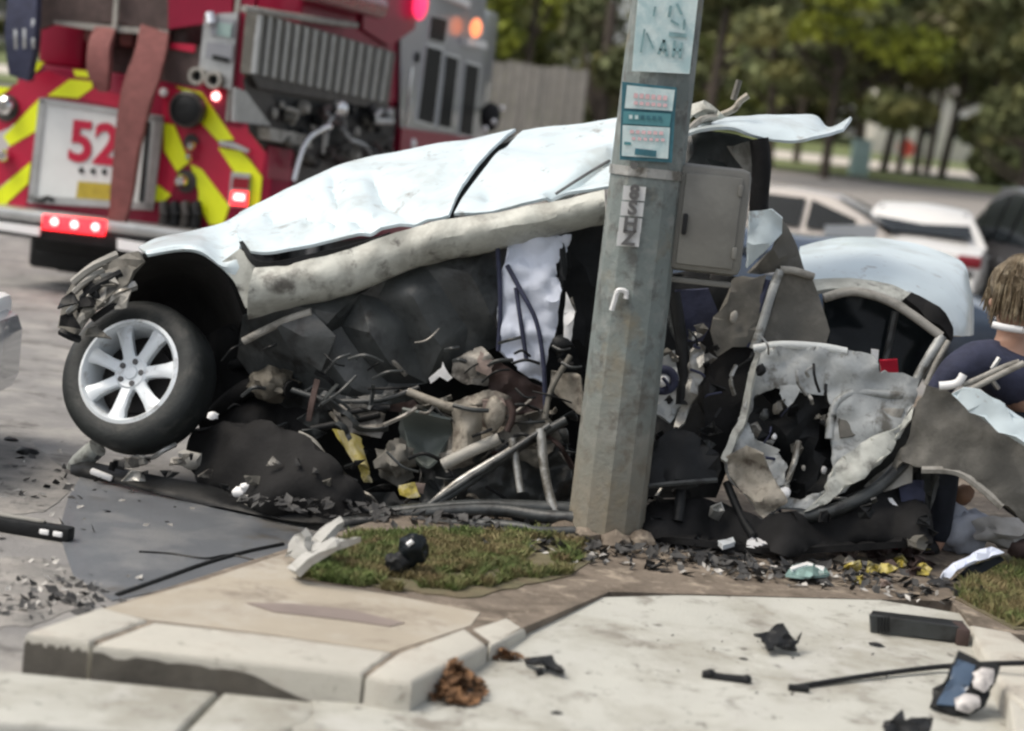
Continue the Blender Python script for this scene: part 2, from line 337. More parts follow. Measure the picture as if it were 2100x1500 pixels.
# ============================================================ SETTING
def zt(Y): return 0. if Y < 30 else (Y - 30) * .0415 if Y < 120 else 90 * .0415
def ribbon(name, y0, y1, x0, x1, dz, m, n=24, kind='structure'):
    V, F = [], []
    ys = [y0 + (y1 - y0) * (i / n) for i in range(n + 1)]
    for y in ys: V += [(x0, y, zt(y) + dz), (x1, y, zt(y) + dz)]
    F = [(2 * i, 2 * i + 1, 2 * i + 3, 2 * i + 2) for i in range(n)]
    return fin(name, V, F, m, None, 0, (None, None, None, kind))
def flat(name, uv, z, m, depth=.0, kind='structure', parent=None, sub=0):
    pts = [G(u, v, z) for u, v in uv]
    o = prism(name, pts, (0, 0, 1), depth or .003, m, parent)
    if kind: o['kind'] = kind
    return o
rag = random.Random(2)
def ragged(q, s=7):
    out = []
    for i, a in enumerate(q):
        b = q[(i + 1) % len(q)]; k = max(1, int(math.hypot(b[0] - a[0], b[1] - a[1]) / 22))
        out += [(a[0] + (b[0] - a[0]) * t / k + (rag.uniform(-s, s) if t else 0), a[1] + (b[1] - a[1]) * t / k + (rag.uniform(-s, s) * .45 if t else 0)) for t in range(k)]
    return out
ribbon('ground', -3, 600, -400, 400, -.012, M_asph, 60)
ribbon('road', 1, 60, -30, 30, 0, M_asph, 30)
ribbon('far_road', 24, 66, -30, 40, .006, M_road2, 30)
ribbon('far_grass', 66, 74, -60, 60, .10, M_fgrass, 6)
ribbon('pale_path', 74, 83, -60, 60, .06, M_path, 6)
ribbon('meadow', 83, 130, -90, 90, .09, M_fgrass, 6)
for _q in ([(-80, 1150), (60, 1140), (150, 1165), (200, 1200), (150, 1250), (60, 1285), (-80, 1290)], [(-80, 880), (40, 890), (130, 960), (140, 1010), (90, 1050), (-80, 1060)]): flat('dust_patch', ragged(_q, 8), .003, M_dust)
flat('fresh_asphalt', [(165, 978), (330, 1003), (620, 1075), (650, 1105), (560, 1150), (400, 1196), (230, 1232), (150, 1180), (120, 1090), (140, 1020)], .004, M_wet)

# raised verge (tan slab, turf and bare dirt) bounded by kerbs
ZK = .14
road_edge = [(48, 1296), (700, 1086)]
A, B = G(48, 1296, ZK), G(700, 1086, ZK); dv = (B - A).normalized(); FAR = A + dv * 10
def px(u, v, z=ZK): return G(u, v, z)
def poly3(name, pts, top, m, depth): 
    o = prism(name, [Vector((p.x, p.y, top)) for p in pts], (0, 0, 1), depth, m); o['kind'] = 'structure'; return o
verge = [px(60, 1296), px(180, 1312), px(830, 1392), px(1075, 1285), px(1250, 1212), px(1950, 1232), px(2000, 1285), px(2090, 1300), px(2700, 1320), Vector((7, 8, 0)), Vector((7, 15.5, 0)), FAR]
poly3('verge', verge, ZK - .003, M_dirt, .2)
flat('tan_slab', [(205, 1250), (310, 1272), (560, 1302), (800, 1338), (965, 1283), (985, 1256), (800, 1220), (610, 1190), (600, 1130), (420, 1190)], ZK, M_tan, .03)
flat('damp_stain', [(505, 1236), (600, 1238), (720, 1250), (830, 1277), (800, 1284), (700, 1270), (560, 1254)], ZK + .004, M_damp, .003)
flat('grass_turf', ragged([(608, 1184), (645, 1148), (720, 1098), (950, 1090), (1190, 1090), (1228, 1140), (1170, 1180), (1060, 1206), (960, 1225), (800, 1208)]), ZK + .002, M_turf, .006)
flat('grass_turf', [(1960, 1228), (1950, 1205), (2000, 1150), (2160, 1120), (2260, 1290), (2080, 1290)], ZK + .002, M_turf, .006)

# kerb: separate cast blocks with open joints, rounded top edges
def kerb_block(pts, z0, z1, m=M_kerb, name='kerb_block'):
    bm = bmesh.new(); lo = [bm.verts.new((p.x, p.y, z0)) for p in pts]; hi = [bm.verts.new((p.x, p.y, z1)) for p in pts]; n = len(pts)
    bm.faces.new(lo[::-1]); top = bm.faces.new(hi)
    for i in range(n): bm.faces.new((lo[i], lo[(i + 1) % n], hi[(i + 1) % n], hi[i]))
    bmesh.ops.recalc_face_normals(bm, faces=bm.faces)
    ed = [e for e in bm.edges if all(v.co.z > z1 - 1e-5 for v in e.verts)]
    bmesh.ops.bevel(bm, geom=ed, offset=.022, segments=3, affect='EDGES', profile=.5)
    bmesh.ops.triangulate(bm, faces=[f for f in bm.faces if len(f.verts) > 4])
    bm.verts.index_update(); V = [v.co.copy() for v in bm.verts]; F = [[v.index for v in f.verts] for f in bm.faces]; bm.free()
    return fin(name, V, F, m, KERB, 35)
KERB = thing('concrete_kerb', G(450, 1350, 0), 'pale cast concrete kerb with open joints turning the corner of the tan slab', 'kerb')
zk = ZK + .008
kerb_block([px(52, 1300), px(183, 1318), px(306, 1275), px(205, 1248)], -.05, zk)
kerb_block([px(191, 1325), px(480, 1356), px(742, 1386), px(806, 1341), px(560, 1306), px(314, 1279)], -.05, zk)
kerb_block([px(750, 1387), px(800, 1398), px(845, 1402), px(872, 1388), px(1000, 1326), px(952, 1290), px(884, 1316), px(812, 1343)], -.05, zk)
kerb_block([px(1006, 1323), px(1080, 1287), px(1040, 1262), px(958, 1288)], -.05, zk - .01)
# the kerb along the road, broken where the wreck hit it
kerb_block([px(215, 1246), px(560, 1140), px(545, 1122), px(170, 1240)], -.05, .05, M_conc)
kerb_block([px(566, 1137), px(690, 1098), px(668, 1082), px(552, 1120)], -.05, .07, M_conc)
# right-hand kerb return
kerb_block([px(1985, 1284), px(2075, 1300), px(2240, 1420), px(2110, 1460), px(2060, 1420)], -.05, zk)
kerb_block([px(2068, 1425), px(2112, 1466), px(2250, 1424), px(2330, 1560), px(2090, 1600)], -.05, zk)

def face_shade(pts, seed, end=.5):
    # ragged dark film that paints the shade onto the street face of the kerb
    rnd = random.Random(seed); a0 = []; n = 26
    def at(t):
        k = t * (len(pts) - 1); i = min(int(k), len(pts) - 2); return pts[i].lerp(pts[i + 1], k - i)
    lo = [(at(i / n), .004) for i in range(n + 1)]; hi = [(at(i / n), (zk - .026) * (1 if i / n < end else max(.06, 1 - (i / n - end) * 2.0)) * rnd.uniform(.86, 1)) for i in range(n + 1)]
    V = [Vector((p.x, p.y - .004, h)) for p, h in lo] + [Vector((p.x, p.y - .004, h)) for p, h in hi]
    F = [(i, i + 1, n + 2 + i, n + 1 + i) for i in range(n)]; V, F = solid(V, F, .003, Vector((0, -1, 0))); fin('shade_film', V, F, M_kshade, KERB, 0)
face_shade([px(52, 1300), px(183, 1318)], 1, 1.1); face_shade([px(191, 1325), px(480, 1356), px(742, 1386)], 2)

# low slab in front and the ramp
ramp = [(650, 1560, .045), (640, 1436, .045), (850, 1450, .045), (880, 1420, .05), (1075, 1296, .10), (1210, 1226, .118), (1500, 1218, .128), (1800, 1230, .128), (1990, 1262, .12), (2070, 1420, .06), (2120, 1620, .03), (1300, 1680, .03)]
rp = [G(u, v, z + .006) for u, v, z in ramp]
def grid_fill(name, pts, m, dz=.0):
    P2 = [Vector((p.x, p.y)) for p in pts]; E = [(i, (i + 1) % len(pts)) for i in range(len(pts))]
    r = geometry.delaunay_2d_cdt(P2, E, [], 1, 1e-6)
    V = [Vector((*v, pts[o[0]].z + dz if o else 0)) for v, o in zip(r[0], r[3])]
    o = fin(name, V, r[2], m, None, 60); o['kind'] = 'structure'; return o
grid_fill('driveway_ramp', rp, M_conc)
slab_t = [(-60, 1372), (640, 1440), (662, 1462), (645, 1482), (560, 1500), (300, 1486), (-60, 1470)]
def front_block(uv, z=.055):
    b = kerb_block([G(u, v, .04) for u, v in uv], -.1, .045, M_conc, 'gutter_slab')
front_block([(-80, 1368), (448, 1420), (355, 1512), (-90, 1474)])
front_block([(456, 1421), (640, 1440), (655, 1458), (632, 1484), (560, 1510), (362, 1520)])
flat('gutter', [(-120, 1470), (640, 1490), (655, 1700), (-120, 1700)], .003, M_asph, .01)
flat('cement_apron', [(600, 1440), (1300, 1440), (1400, 1720), (600, 1720)], .042, M_conc, .05)
# wet line and tar seams in the road
tube('tar_seam', [G(240, 1222, .004), G(330, 1190, .004), G(420, 1158, .004), G(500, 1135, .004), G(580, 1118, .004)], .012, M_black, None, 6, 5, None, True)['kind'] = 'structure'
tube('tar_seam', [G(285, 1133, .004), G(350, 1137, .004), G(420, 1147, .004), G(470, 1140, .004), G(520, 1150, .004)], .008, M_black, None, 6, 5, None, True)['kind'] = 'structure'

# grass blades
def blades(name, uvbox, n, h, m, inside, seed=1):
    rnd = random.Random(seed); V, F = [], []
    while len(F) < n:
        u, v = rnd.uniform(uvbox[0], uvbox[2]), rnd.uniform(uvbox[1], uvbox[3])
        if not inside(u, v): continue
        p = G(u, v, ZK); a = rnd.uniform(0, 6.28); w = rnd.uniform(.003, .006); hh = h * rnd.uniform(.4, 1.2) ; b = Vector((math.cos(a), math.sin(a), 0)); l = Vector((rnd.gauss(0, .5), rnd.gauss(0, .5), 0)) * hh
        k = len(V); V += [p - b * w, p + b * w, p + l * .45 + Vector((0, 0, hh * .6)) + b * w * .7, p + l + Vector((0, 0, hh))]; F.append((k, k + 1, k + 2)); F.append((k, k + 2, k + 3))
    o = fin(name, V, F, m, None, 0, (None, None, None, 'stuff')); return o
gA = inpoly([(612, 1186), (650, 1150), (720, 1100), (950, 1094), (1190, 1092), (1215, 1150), (1180, 1185), (1090, 1215), (990, 1235), (800, 1212)])
def gAf(u, v): return gA(u, v) and (noise.noise(Vector((u / 60, v / 22, 3))) > -.40 + max(0, (u - 820) / 700) + max(0, (v - 1165) / 110))
blades('grass', (600, 1085, 1260, 1255), 52000, .038, M_blade, gAf)
gB = inpoly([(1962, 1225), (1990, 1170), (2160, 1150), (2200, 1290), (2080, 1286)])
blades('grass', (1940, 1140, 2200, 1290), 14000, .045, M_blade, gB, 2)
# dry leaves swept behind the kerb corner
def litter(name, c, n, rad, m, seed, size=.03, hgt=.05, kind='stuff'):
    rnd = random.Random(seed); V, F = [], []
    for i in range(n):
        r = rnd.random() ** .7; a = rnd.uniform(0, 6.28); p = Vector(c) + Vector((math.cos(a) * r * rad[0], math.sin(a) * r * rad[1], rnd.random() * hgt * (1 - r) + .004))
        x = Vector((rnd.gauss(0, 1), rnd.gauss(0, 1), rnd.gauss(0, .5))).normalized(); y = x.cross(Vector((rnd.gauss(0, .4), rnd.gauss(0, .4), 1))).normalized(); s = size * rnd.uniform(.5, 1.3)
        k = len(V); V += [p - x * s, p + y * s * .5 + Vector((0, 0, s * .2)), p + x * s, p - y * s * .5]; F += [(k, k + 1, k + 2), (k, k + 2, k + 3)]
    return fin(name, V, F, m, None, 0, (None, None, None, kind))
M_dry = mat('dry brown leaf', (.16, .085, .04), .9, scale=20, var=.4, bump=0, island=.5)
litter('dry_leaves', G(925, 1415, .06), 420, (.12, .17), M_dry, 3, .026, .10)
litter('dry_leaves', G(1010, 1345, .085), 120, (.12, .05), M_dry, 4, .02, .03)
M_crumb = mat('grey crumbs', (.33, .32, .30), .8, scale=20, var=.5, bump=0, island=.6)
M_kcr = mat('dark crumbs', (.04, .04, .04), .7, scale=20, var=.5, bump=0, island=.5)
litter('road_rubble', G(60, 1010, 0), 80, (.8, 1.1), M_crumb, 5, .022, .008)
litter('road_rubble', G(70, 1200, 0), 50, (.42, .5), M_crumb, 6, .022, .012)
litter('road_rubble', G(60, 1000, 0), 50, (.7, 1.5), M_kcr, 7, .03, .01)
litter('road_rubble', G(110, 1235, 0), 60, (.3, .3), M_kcr, 8, .035, .01)
litter('glass_crumbs', G(1450, 1330, .095), 70, (1.1, .7), M_kcr, 9, .008, .004)
litter('ground_debris', G(1500, 1160, ZK), 420, (1.3, .3), M_kcr, 10, .04, .03)
litter('ground_debris', G(1600, 1180, ZK), 260, (1.4, .25), M_crumb, 11, .02, .02)
litter('ground_debris', G(950, 1075, ZK), 320, (1.0, .22), M_kcr, 12, .035, .03)

# ============================================================ BACKGROUND: fence, trees, path furniture
def leaves(c_list, n, size, rnd):
    """leaf-sized quads spread through several clumps"""
    rs = np.random.RandomState(rnd.randrange(10 ** 6)); V = np.zeros((n, 4, 3))
    w = np.array([r[0] * r[2] for _, r in c_list]); idx = rs.choice(len(c_list), n, p=w / w.sum())
    C = np.array([c for c, _ in c_list])[idx]; Rr = np.array([r for _, r in c_list])[idx]
    d = rs.normal(size=(n, 3)); d /= np.linalg.norm(d, axis=1)[:, None]; p = C + d * Rr * (rs.rand(n, 1) ** .45)
    x = rs.normal(size=(n, 3)); x /= np.linalg.norm(x, axis=1)[:, None]; t = rs.normal(size=(n, 3)); y = np.cross(x, t); y /= np.linalg.norm(y, axis=1)[:, None]
    s = size * (.6 + .8 * rs.rand(n, 1))
    V[:, 0] = p - x * s; V[:, 1] = p + y * s * .55; V[:, 2] = p + x * s; V[:, 3] = p - y * s * .55
    return V.reshape(-1, 3), [(4 * i, 4 * i + 1, 4 * i + 2, 4 * i + 3) for i in range(n)]
def fastmesh(name, V, F, m, parent):
    me = bpy.data.meshes.new(name); me.from_pydata(V.tolist(), [], F); me.materials.append(m); return link(name, me, parent)
def tree(label, u, Y, h, r, clear, m=M_leafd, trunk=.2, n=2600, lean=0., size=.16, x=None, group='trees beyond the road', name='leafy_tree', trunkmul=1, dens=9):
    rnd = random.Random(int(u * 7 + Y)); x = (W(u, 300, Y)).x if x is None else x
    # keep the tree upright in the place: its foot is found where the pixel column meets the ground
    b = None
    for v in range(100, 700, 2):
        p = W(u, v, Y)
        if p.z <= zt(Y) + .09: b = p; break
    b = Vector((b.x, Y, zt(Y)))
    t = thing(name, b, label, 'tree', group)
    parts = []
    top = b + Vector((lean * h, 0, h * .62))
    mid = b + Vector((lean * h * .3 + rnd.uniform(-.08, .08), rnd.uniform(-.1, .1), clear * .8))
    parts.append(tube_geo(spline([b - Vector((0, 0, .2)), b + Vector((0, 0, .25)), mid, top], 4), [trunk * 1.5, trunk * 1.25, trunk * 1.05, trunk] + [trunk * (1 - .055 * k) for k in range(9)], 8))
    for k in range(5):
        a = rnd.uniform(0, 6.28); s = mid.lerp(top, rnd.uniform(.0, .6)); e = s + Vector((math.cos(a) * r * .6, math.sin(a) * r * .6, rnd.uniform(.6, 1.6)))
        parts.append(tube_geo(spline([s, s.lerp(e, .5) + Vector((0, 0, -.15)), e], 3), [trunk * .45, trunk * .4, trunk * .36, trunk * .3, trunk * .25, trunk * .2, trunk * .12], 6))
    V, F = join(parts); fin('trunk', V, F, M_bark, t, 60)
    cl = []
    for k in range(dens):
        a = rnd.uniform(0, 6.28); q = rnd.random() ** .6 * r * .75; z = rnd.uniform(clear + .3, h)
        cl.append(((b.x + lean * h * .5 + math.cos(a) * q, b.y + math.sin(a) * q, b.z + z), (r * rnd.uniform(.3, .55), r * rnd.uniform(.3, .5), rnd.uniform(.45, .95))))
    V, F = leaves(cl, int(n * 1.7), size * 1.15, rnd); fastmesh('crown', V, F, m, t); return t
tl = [ # label, u, Y, height, crown radius, clear trunk, trunk radius, lean
 ('dark dense tree directly left of the pole, in front of the fence', 1212, 44, 7, 1.15, .5, .2, 0, M_leafd, 4200),
 ('tree directly right of the pole with pale sky gaps beside its trunk', 1440, 60, 8, 2.8, 2.5, .2, .02, M_leafd, 3800),
 ('forked slim tree with yellow light showing between its stems', 1575, 66, 8, 2.8, 2.3, .17, -.05, M_leafd, 3300),
 ('slim tree whose foot stands right of the torn white roof flap', 1632, 72, 8, 2.8, 2.6, .15, .03, M_leafd, 3300),
 ('tree standing directly behind the green utility box', 1752, 70, 8, 2.9, 2.0, .26, 0, M_leafd, 3800),
 ('first slim trunk right of the green utility box', 1812, 73, 8, 2.6, 2.9, .17, .05, M_leafd, 3000),
 ('second slim trunk right of the green utility box', 1842, 75, 8, 2.4, 3.0, .14, .02, M_leafd, 2600),
 ('third slim trunk of the close row, by the red roadside sign', 1877, 74, 8, 2.4, 3.0, .17, .02, M_leafd, 2600),
 ('fourth slim trunk of the close row, right of the red sign', 1900, 76, 8, 2.4, 3.0, .16, .04, M_leafd, 2600),
 ('last slim leaning trunk of the close row above the white car', 1930, 73, 8, 2.6, 2.8, .17, .06, M_leafd, 3000),
 ('bushy low tree right of the trunk row, above the dark vehicle', 2015, 70, 7, 2.3, .5, .2, 0, M_leafd, 4200),
 ('dark tree cut by the right edge of the picture', 2095, 62, 8, 2.6, .4, .22, 0, M_leafd, 4600),
]
for lab, u, Y, h, r, cl, tr, ln, m, n in tl: tree(lab, u, Y, h, r, cl, m, tr, n, ln)
tree('yellow green tree rising behind the fence right of the fire engine', 1062, 47, 8, 1.5, 1.6, M_leafy, .12, 4200, 0, .13)
tree('olive tree spreading high between the pole and the trunk row', 1690, 64, 8, 3.4, 3.3, M_leafy, .18, 2400, 0, .15)
# far wood behind everything
rw = random.Random(5); cl = []
for k in range(170):
    xx = rw.uniform(-36, 44); hz = rw.uniform(2.6, 9.5)
    cl.append(((xx, rw.uniform(98, 112), zt(100) + hz), (rw.uniform(2, 3.6), 2.2, rw.uniform(1.0, 2.0))))
for k in range(60):
    xx = rw.uniform(-36, 44); cl.append(((xx, rw.uniform(112, 116), zt(113) + rw.uniform(.6, 3)), (rw.uniform(1.6, 3), 2, rw.uniform(1, 1.6))))
V, F = leaves(cl, 42000, .4, rw); o = fastmesh('far_wood', V, F, M_leafd, None); o['kind'] = 'stuff'

# timber fence of single upright boards
FN = thing('board_fence', W(1090, 260, 41), 'tall grey fence of upright boards between the fire engine and the dark tree', 'fence')
x0, x1 = W(985, 200, 41).x, W(1195, 200, 41).x; k = 0; xx = x0; rf = random.Random(4)
bw = .19
while xx < x1:
    zb = zt(41); top = 3.25 + rf.uniform(-.03, .03) - zb
    box('board', (xx, 41 + rf.uniform(-.012, .012), zb + top / 2), (bw - .008, .03, top), M_fence, FN, None, .005); xx += bw
for z in (1.0, 2.4): box('rail', ((x0 + x1) / 2, 41.06, z + .35), (x1 - x0, .05, .1), M_fence, FN, None, .005)

# pale house added far back to stand for bright gaps between the trunks
HS = thing('added_house', (W(1900, 300, 92).x, 92, zt(92)), 'pale house added for the bright gaps behind the row of slim tree trunks', 'house')
xa, xb = W(1790, 300, 92).x, W(2010, 300, 92).x; zb = zt(92)
box('added_house_wall', ((xa + xb) / 2, 94, zb + 1.6), (xb - xa, 4, 3.2), M_addhouse, HS, None, .02)
prism('added_house_roof', [(xa - .3, 91.7, zb + 3.2), (xb + .3, 91.7, zb + 3.2), (xb - .6, 94, zb + 4.4), (xa + .6, 94, zb + 4.4)], (0, -.5, .8), .12, M_olive, HS)
for q in (.2, .5, .8):
    xm = xa + (xb - xa) * q; w = box('window', (xm, 91.97, zb + 1.7), (.9, .1, 1.2), M_twhite, HS, None, .01); box('pane', (xm, 91.93, zb + 1.7), (.75, .06, 1.05), M_glass, w, None, .005)  # windows and panes of the added house

# green utility box on the grass strip
UB = thing('utility_box', G(1762, 372, 1.6), 'pale green utility cabinet standing on the grass strip in front of the trees', 'utility box')
c = W(1764, 325, 67); wdt = .62
box('cabinet', (c.x, 67, zt(67) + .66), (wdt, .5, 1.22), M_util, UB, None, .03)
box('lid', (c.x, 67, zt(67) + 1.30), (wdt + .06, .56, .07), M_util, UB, None, .02)
box('plinth', (c.x, 67, zt(67) + .05), (wdt + .1, .6, .12), M_conc, UB, None, .01)
RS = thing('roadside_sign', W(1858, 340, 78), 'small red and orange sign glimpsed between the slim tree trunks', 'sign')
c = W(1858, 304, 78); M_sgn = mat('sign red', (.62, .10, .07), .5, bump=0)
lathe('face', [(.0, -.02), (.36, -.02), (.36, .02), (0, .02)], c, (0, 1, 0), M_sgn, RS, 8)
tube('post', [(c.x, 78.05, zt(78)), (c.x, 78.05, c.z)], .04, M_steel, RS, 8, 1, None, True)
# ============================================================ UTILITY POLE
PB = G(1240, 1098, ZK); PY = PB.y
PT = thing('utility_pole', PB, 'tall grey concrete utility pole standing in front of the wrecked car', 'pole')
prof = [(.168, -.1), (.166, .2), (.160, 1.2), (.153, 2.4), (.146, 4.5), (.12, 9.5), (0, 9.5)]
V, F = lathe_geo(prof, PB, (0, 0, 1), 12); fin('shaft', V, F, M_pole, PT, 25)
pf = PY - .165
# splintered dark collar at the foot
for k in range(9):
    a = k * .7; p = PB + Vector((math.cos(a) * .19, math.sin(a) * .19, .01)); blob('clod', p, (.07, .06, .05), M_dirt, PT, .5, 7, 2, None, k)
def plate(name, quad, Y, m, parent, thick=.006, off=0):
    pts = [W(u, v, Y - off) for u, v in quad]; n = Vector((0, -1, 0)); return prism(name, pts, n, thick, m, parent)
# big faded notice at the top
SG = thing('faded_notice', W(1360, 150, pf), 'faded pale notice with smudged lettering at the top of the pole', 'sign')
plate('board', [(1311, -40), (1436, -40), (1414, 152), (1296, 146)], pf - .012, M_signw, SG)
rs = random.Random(9)
M_smud = mat('smudged ink', (.20, .33, .35), .6, scale=25, var=.4, bump=0)
def stroke(u0, v0, u1, v1, w, m, off=.021, parent=None):
    du, dv = u1 - u0, v1 - v0; l = math.hypot(du, dv); nx, ny = -dv / l * w / 2, du / l * w / 2
    return plate('letter', [(u0 + nx, v0 + ny), (u1 + nx, v1 + ny), (u1 - nx, v1 - ny), (u0 - nx, v0 - ny)], pf, m, parent or SG, .002, off)
for q in [(1372, 70, 1408, 74, 9), (1350, 112, 1362, 82, 6), (1362, 82, 1368, 116, 6), (1352, 103, 1366, 103, 5), (1384, 84, 1380, 118, 6), (1398, 88, 1394, 120, 6), (1381, 102, 1396, 103, 5), (1322, 60, 1314, 108, 4), (1326, 68, 1340, 100, 4), (1376, 12, 1372, 36, 6), (1388, 8, 1398, 30, 6), (1344, 14, 1340, 34, 4), (1404, 40, 1402, 62, 5), (1376, 42, 1392, 52, 5)]:
    stroke(*q, M_smud)
# framed smaller notice
S2 = thing('framed_notice', W(1325, 330, pf), 'teal framed notice of red and white lines in the middle of the pole', 'sign')
plate('backing', [(1276, 168), (1388, 180), (1378, 334), (1271, 328)], pf - .010, M_dteal, S2)
plate('band', [(1286, 175), (1384, 185), (1379, 228), (1281, 222)], pf - .018, M_signw, S2, .003)
plate('band', [(1279, 228), (1377, 234), (1373, 260), (1277, 254)], pf - .018, M_teal, S2, .003)
plate('band', [(1277, 257), (1374, 262), (1370, 326), (1275, 320)], pf - .018, M_signw, S2, .003)
for i in range(6):
    u = 1300 + i * 12; stroke(u, 196 + i, u + 8, 197 + i, 10, M_pink, .024, S2); stroke(u, 211 + i, u + 8, 212 + i, 7, M_pink, .024, S2)
    stroke(1290 + i * 12, 240 + i * .6, 1297 + i * 12, 240 + i * .6, 8, M_signw if i < 2 else M_dteal, .024, S2)
    stroke(1292 + i * 12, 270 + i * .6, 1300 + i * 12, 271 + i * .6, 7, M_pink, .024, S2); stroke(1296 + i * 12, 284 + i * .6, 1303 + i * 12, 285 + i * .6, 6, M_pink, .024, S2)
stroke(1280, 294, 1294, 295, 6, M_teal, .024, S2); stroke(1302, 311, 1346, 316, 13, M_dteal, .024, S2)
# steel strap
zs = W(1300, 352, pf).z
V, F = lathe_geo([(.156, zs - .02), (.164, zs - .02), (.164, zs + .02), (.156, zs + .02)], (PB.x, PB.y, 0), (0, 0, 1), 12, True); fin('strap', V, F, M_steel, PT, 25)
p = W(1300, 340, pf); lathe('bolt', [(0, -.02), (.016, -.02), (.016, .02), (0, .02)], p + Vector((0, -.005, 0)), (0, 1, 0), M_chrome, PT, 8)
# stacked number tags
for i, (ch, v) in enumerate([('8', 396), ('S', 428), ('H', 461), ('Z', 490)]):
    u = 1301 - i * 4; h = 15
    t = plate('number_tag', [(u - 22, v - h), (u + 24, v - h + 3), (u + 21, v + h + 2), (u - 25, v + h - 1)], pf - .006, M_tag, PT)
    o = W(u, v, pf - .0165); M4 = frame_mat(o, Vector((.98, 0, .0)), Vector((0, 0, 1)), Vector((0, -1, 0))); text('letter', ch, .085, M4, M_tagk, t, .003)
tube('painted_mark', [W(1254, 637, pf - .002), W(1262, 612, pf - .002), W(1268, 596, pf - .002), W(1284, 599, pf - .002), W(1283, 613, pf - .002)], .012, M_tag, PT, 6, 3, None, True)
# grey cabinet strapped to the pole's right side
CB = thing('grey_cabinet', W(1455, 570, PY + .12), 'grey steel cabinet with rounded corners mounted on the right of the pole', 'cabinet')
c = W(1455, 452, PY + .10); 
def upbox(name, u0, v0, u1, v1, Y, depth, m, parent, bev=.01):
    """upright box whose front face spans the pixel rectangle seen along the lean of the picture"""
    c = W((u0 + u1) / 2, (v0 + v1) / 2, Y); s = Y / FOC; return box(name, c + Vector((0, depth / 2, 0)), (abs(u1 - u0) * s, depth, abs(v1 - v0) * s), m, parent, None, bev)
upbox('case', 1380, 342, 1532, 562, PY - .06, .26, M_cab, CB, .035)
upbox('door', 1396, 360, 1514, 548, PY - .075, .02, M_cab, CB, .012)
box('handle', W(1404, 460, PY - .085), (.02, .02, .09), M_black, CB, None, .006)
for v in (392, 520): box('hinge', W(1512 + (456 - v) * .1, v, PY - .075), (.02, .02, .05), M_cab, CB, None, .004)
upbox('bracket', 1352, 572, 1500, 584, PY - .02, .05, M_cab, CB, .006)
upbox('bracket', 1330, 400, 1392, 418, PY + .02, .04, M_steel, CB, .004)
upbox('bracket', 1316, 520, 1384, 536, PY + .02, .04, M_steel, CB, .004)

# ============================================================ FIRE ENGINE
TH = R(13); FW = Vector((math.sin(TH), math.cos(TH), 0)); LF = Vector((-math.cos(TH), math.sin(TH), 0))
_e = ray(552, 400); OY = 17.0; OR = Vector((W(540, 560, OY).x, OY, 0))
def T(a, b, c): return OR + LF * a + FW * b + Vector((0, 0, c))
TM = Matrix((LF, FW, Vector((0, 0, 1)))).transposed()
def isect(u, v, o, n): d = ray(u, v); c = Vector((0, 0, CAM_H)); return c + d * ((o - c).dot(n) / d.dot(n))
def RP(u, v, off=0): return isect(u, v, T(0, -off, 0), FW)
def SP(u, v, off=0): return isect(u, v, T(-off, 0, 0), LF)
def loc(p): q = p - OR; return (q.dot(LF), q.dot(FW), q.z)
FT = thing('fire_engine', OR + LF * 1.25 + FW * 4, 'red fire engine with lime chevrons and a door numbered 52 parked behind the wreck', 'fire engine')
def tb(name, a0, a1, b0, b1, c0, c1, m, parent=FT, bev=.015): return box(name, T((a0 + a1) / 2, (b0 + b1) / 2, (c0 + c1) / 2), (abs(a1 - a0), abs(b1 - b0), abs(c1 - c0)), m, parent, TM, bev)
def rq(name, uv, m, off=.01, th=.01, parent=FT): return prism(name, [RP(u, v, off) for u, v in uv], -FW, th, m, parent)
def sq(name, uv, m, off=.01, th=.01, parent=FT): return prism(name, [SP(u, v, off) for u, v in uv], -LF, th, m, parent)
cz = lambda u, v: loc(RP(u, v))[2]
cb = lambda u, v: loc(SP(u, v))[1]
z_bed = cz(380, 165)
BL = 5.6
tb('body', 0, 2.5, 0, BL, .62, z_bed, M_red, bev=.03)
tb('chassis', .25, 2.25, .1, 8.0, .32, .62, M_black); tb('added_underbody', .12, 2.38, .25, .6, .14, .5, M_black, bev=.04)  # second box is a black underbody added to darken the gap under the truck
for a in (.42, 2.08): tb('mud_flap', a - .26, a + .26, .75, .79, .08, .6, M_black)
tb('upper_body', .0, .5, .35, BL, z_bed, 3.15, M_red, bev=.06); tb('upper_body', 2.05, 2.5, .35, BL, z_bed, 3.15, M_red, bev=.06)
tb('hose_bed', .5, 2.05, .5, BL, z_bed, z_bed + .25, M_hosed)
tb('hose_bed_wall', .5, 2.05, .9, 1.0, z_bed, 3.0, M_hosed)
for i in range(6): tb('folded_hose', .95 + .17 * i, 1.1 + .17 * i, .1, .9, z_bed + .24, z_bed + .52 + .05 * (i % 3), [M_hosed, M_hose][i % 2], bev=.05)
# chevron tapes
for uv in [[(360, 177), (413, 190), (480, 287), (447, 290), (413, 253), (417, 227), (393, 197)],
           [(337, 253), (357, 257), (387, 333), (363, 353), (337, 310)],
           [(447, 303), (493, 310), (510, 327), (537, 363), (530, 440), (513, 440), (510, 360), (480, 353)],
           [(390, 337), (413, 347), (470, 423), (457, 462), (430, 462), (407, 420), (407, 393)],
           [(320, 377), (350, 400), (337, 413), (317, 413)], [(518, 262), (550, 262), (545, 308)],
           [(97, 197), (143, 163), (187, 167), (190, 180), (160, 202)], [(7, 280), (80, 203), (77, 267), (20, 300)],
           [(-40, 420), (63, 333), (57, 377), (7, 423), (-20, 445), (-60, 450)], [(40, 127), (90, 127), (80, 143), (63, 153)],
           [(-30, 176), (23, 180), (0, 197), (-30, 225)], [(150, 143), (190, 147), (187, 160), (154, 157)]]:
    rq('chevron_tape', uv, M_chevy, .012, .01)
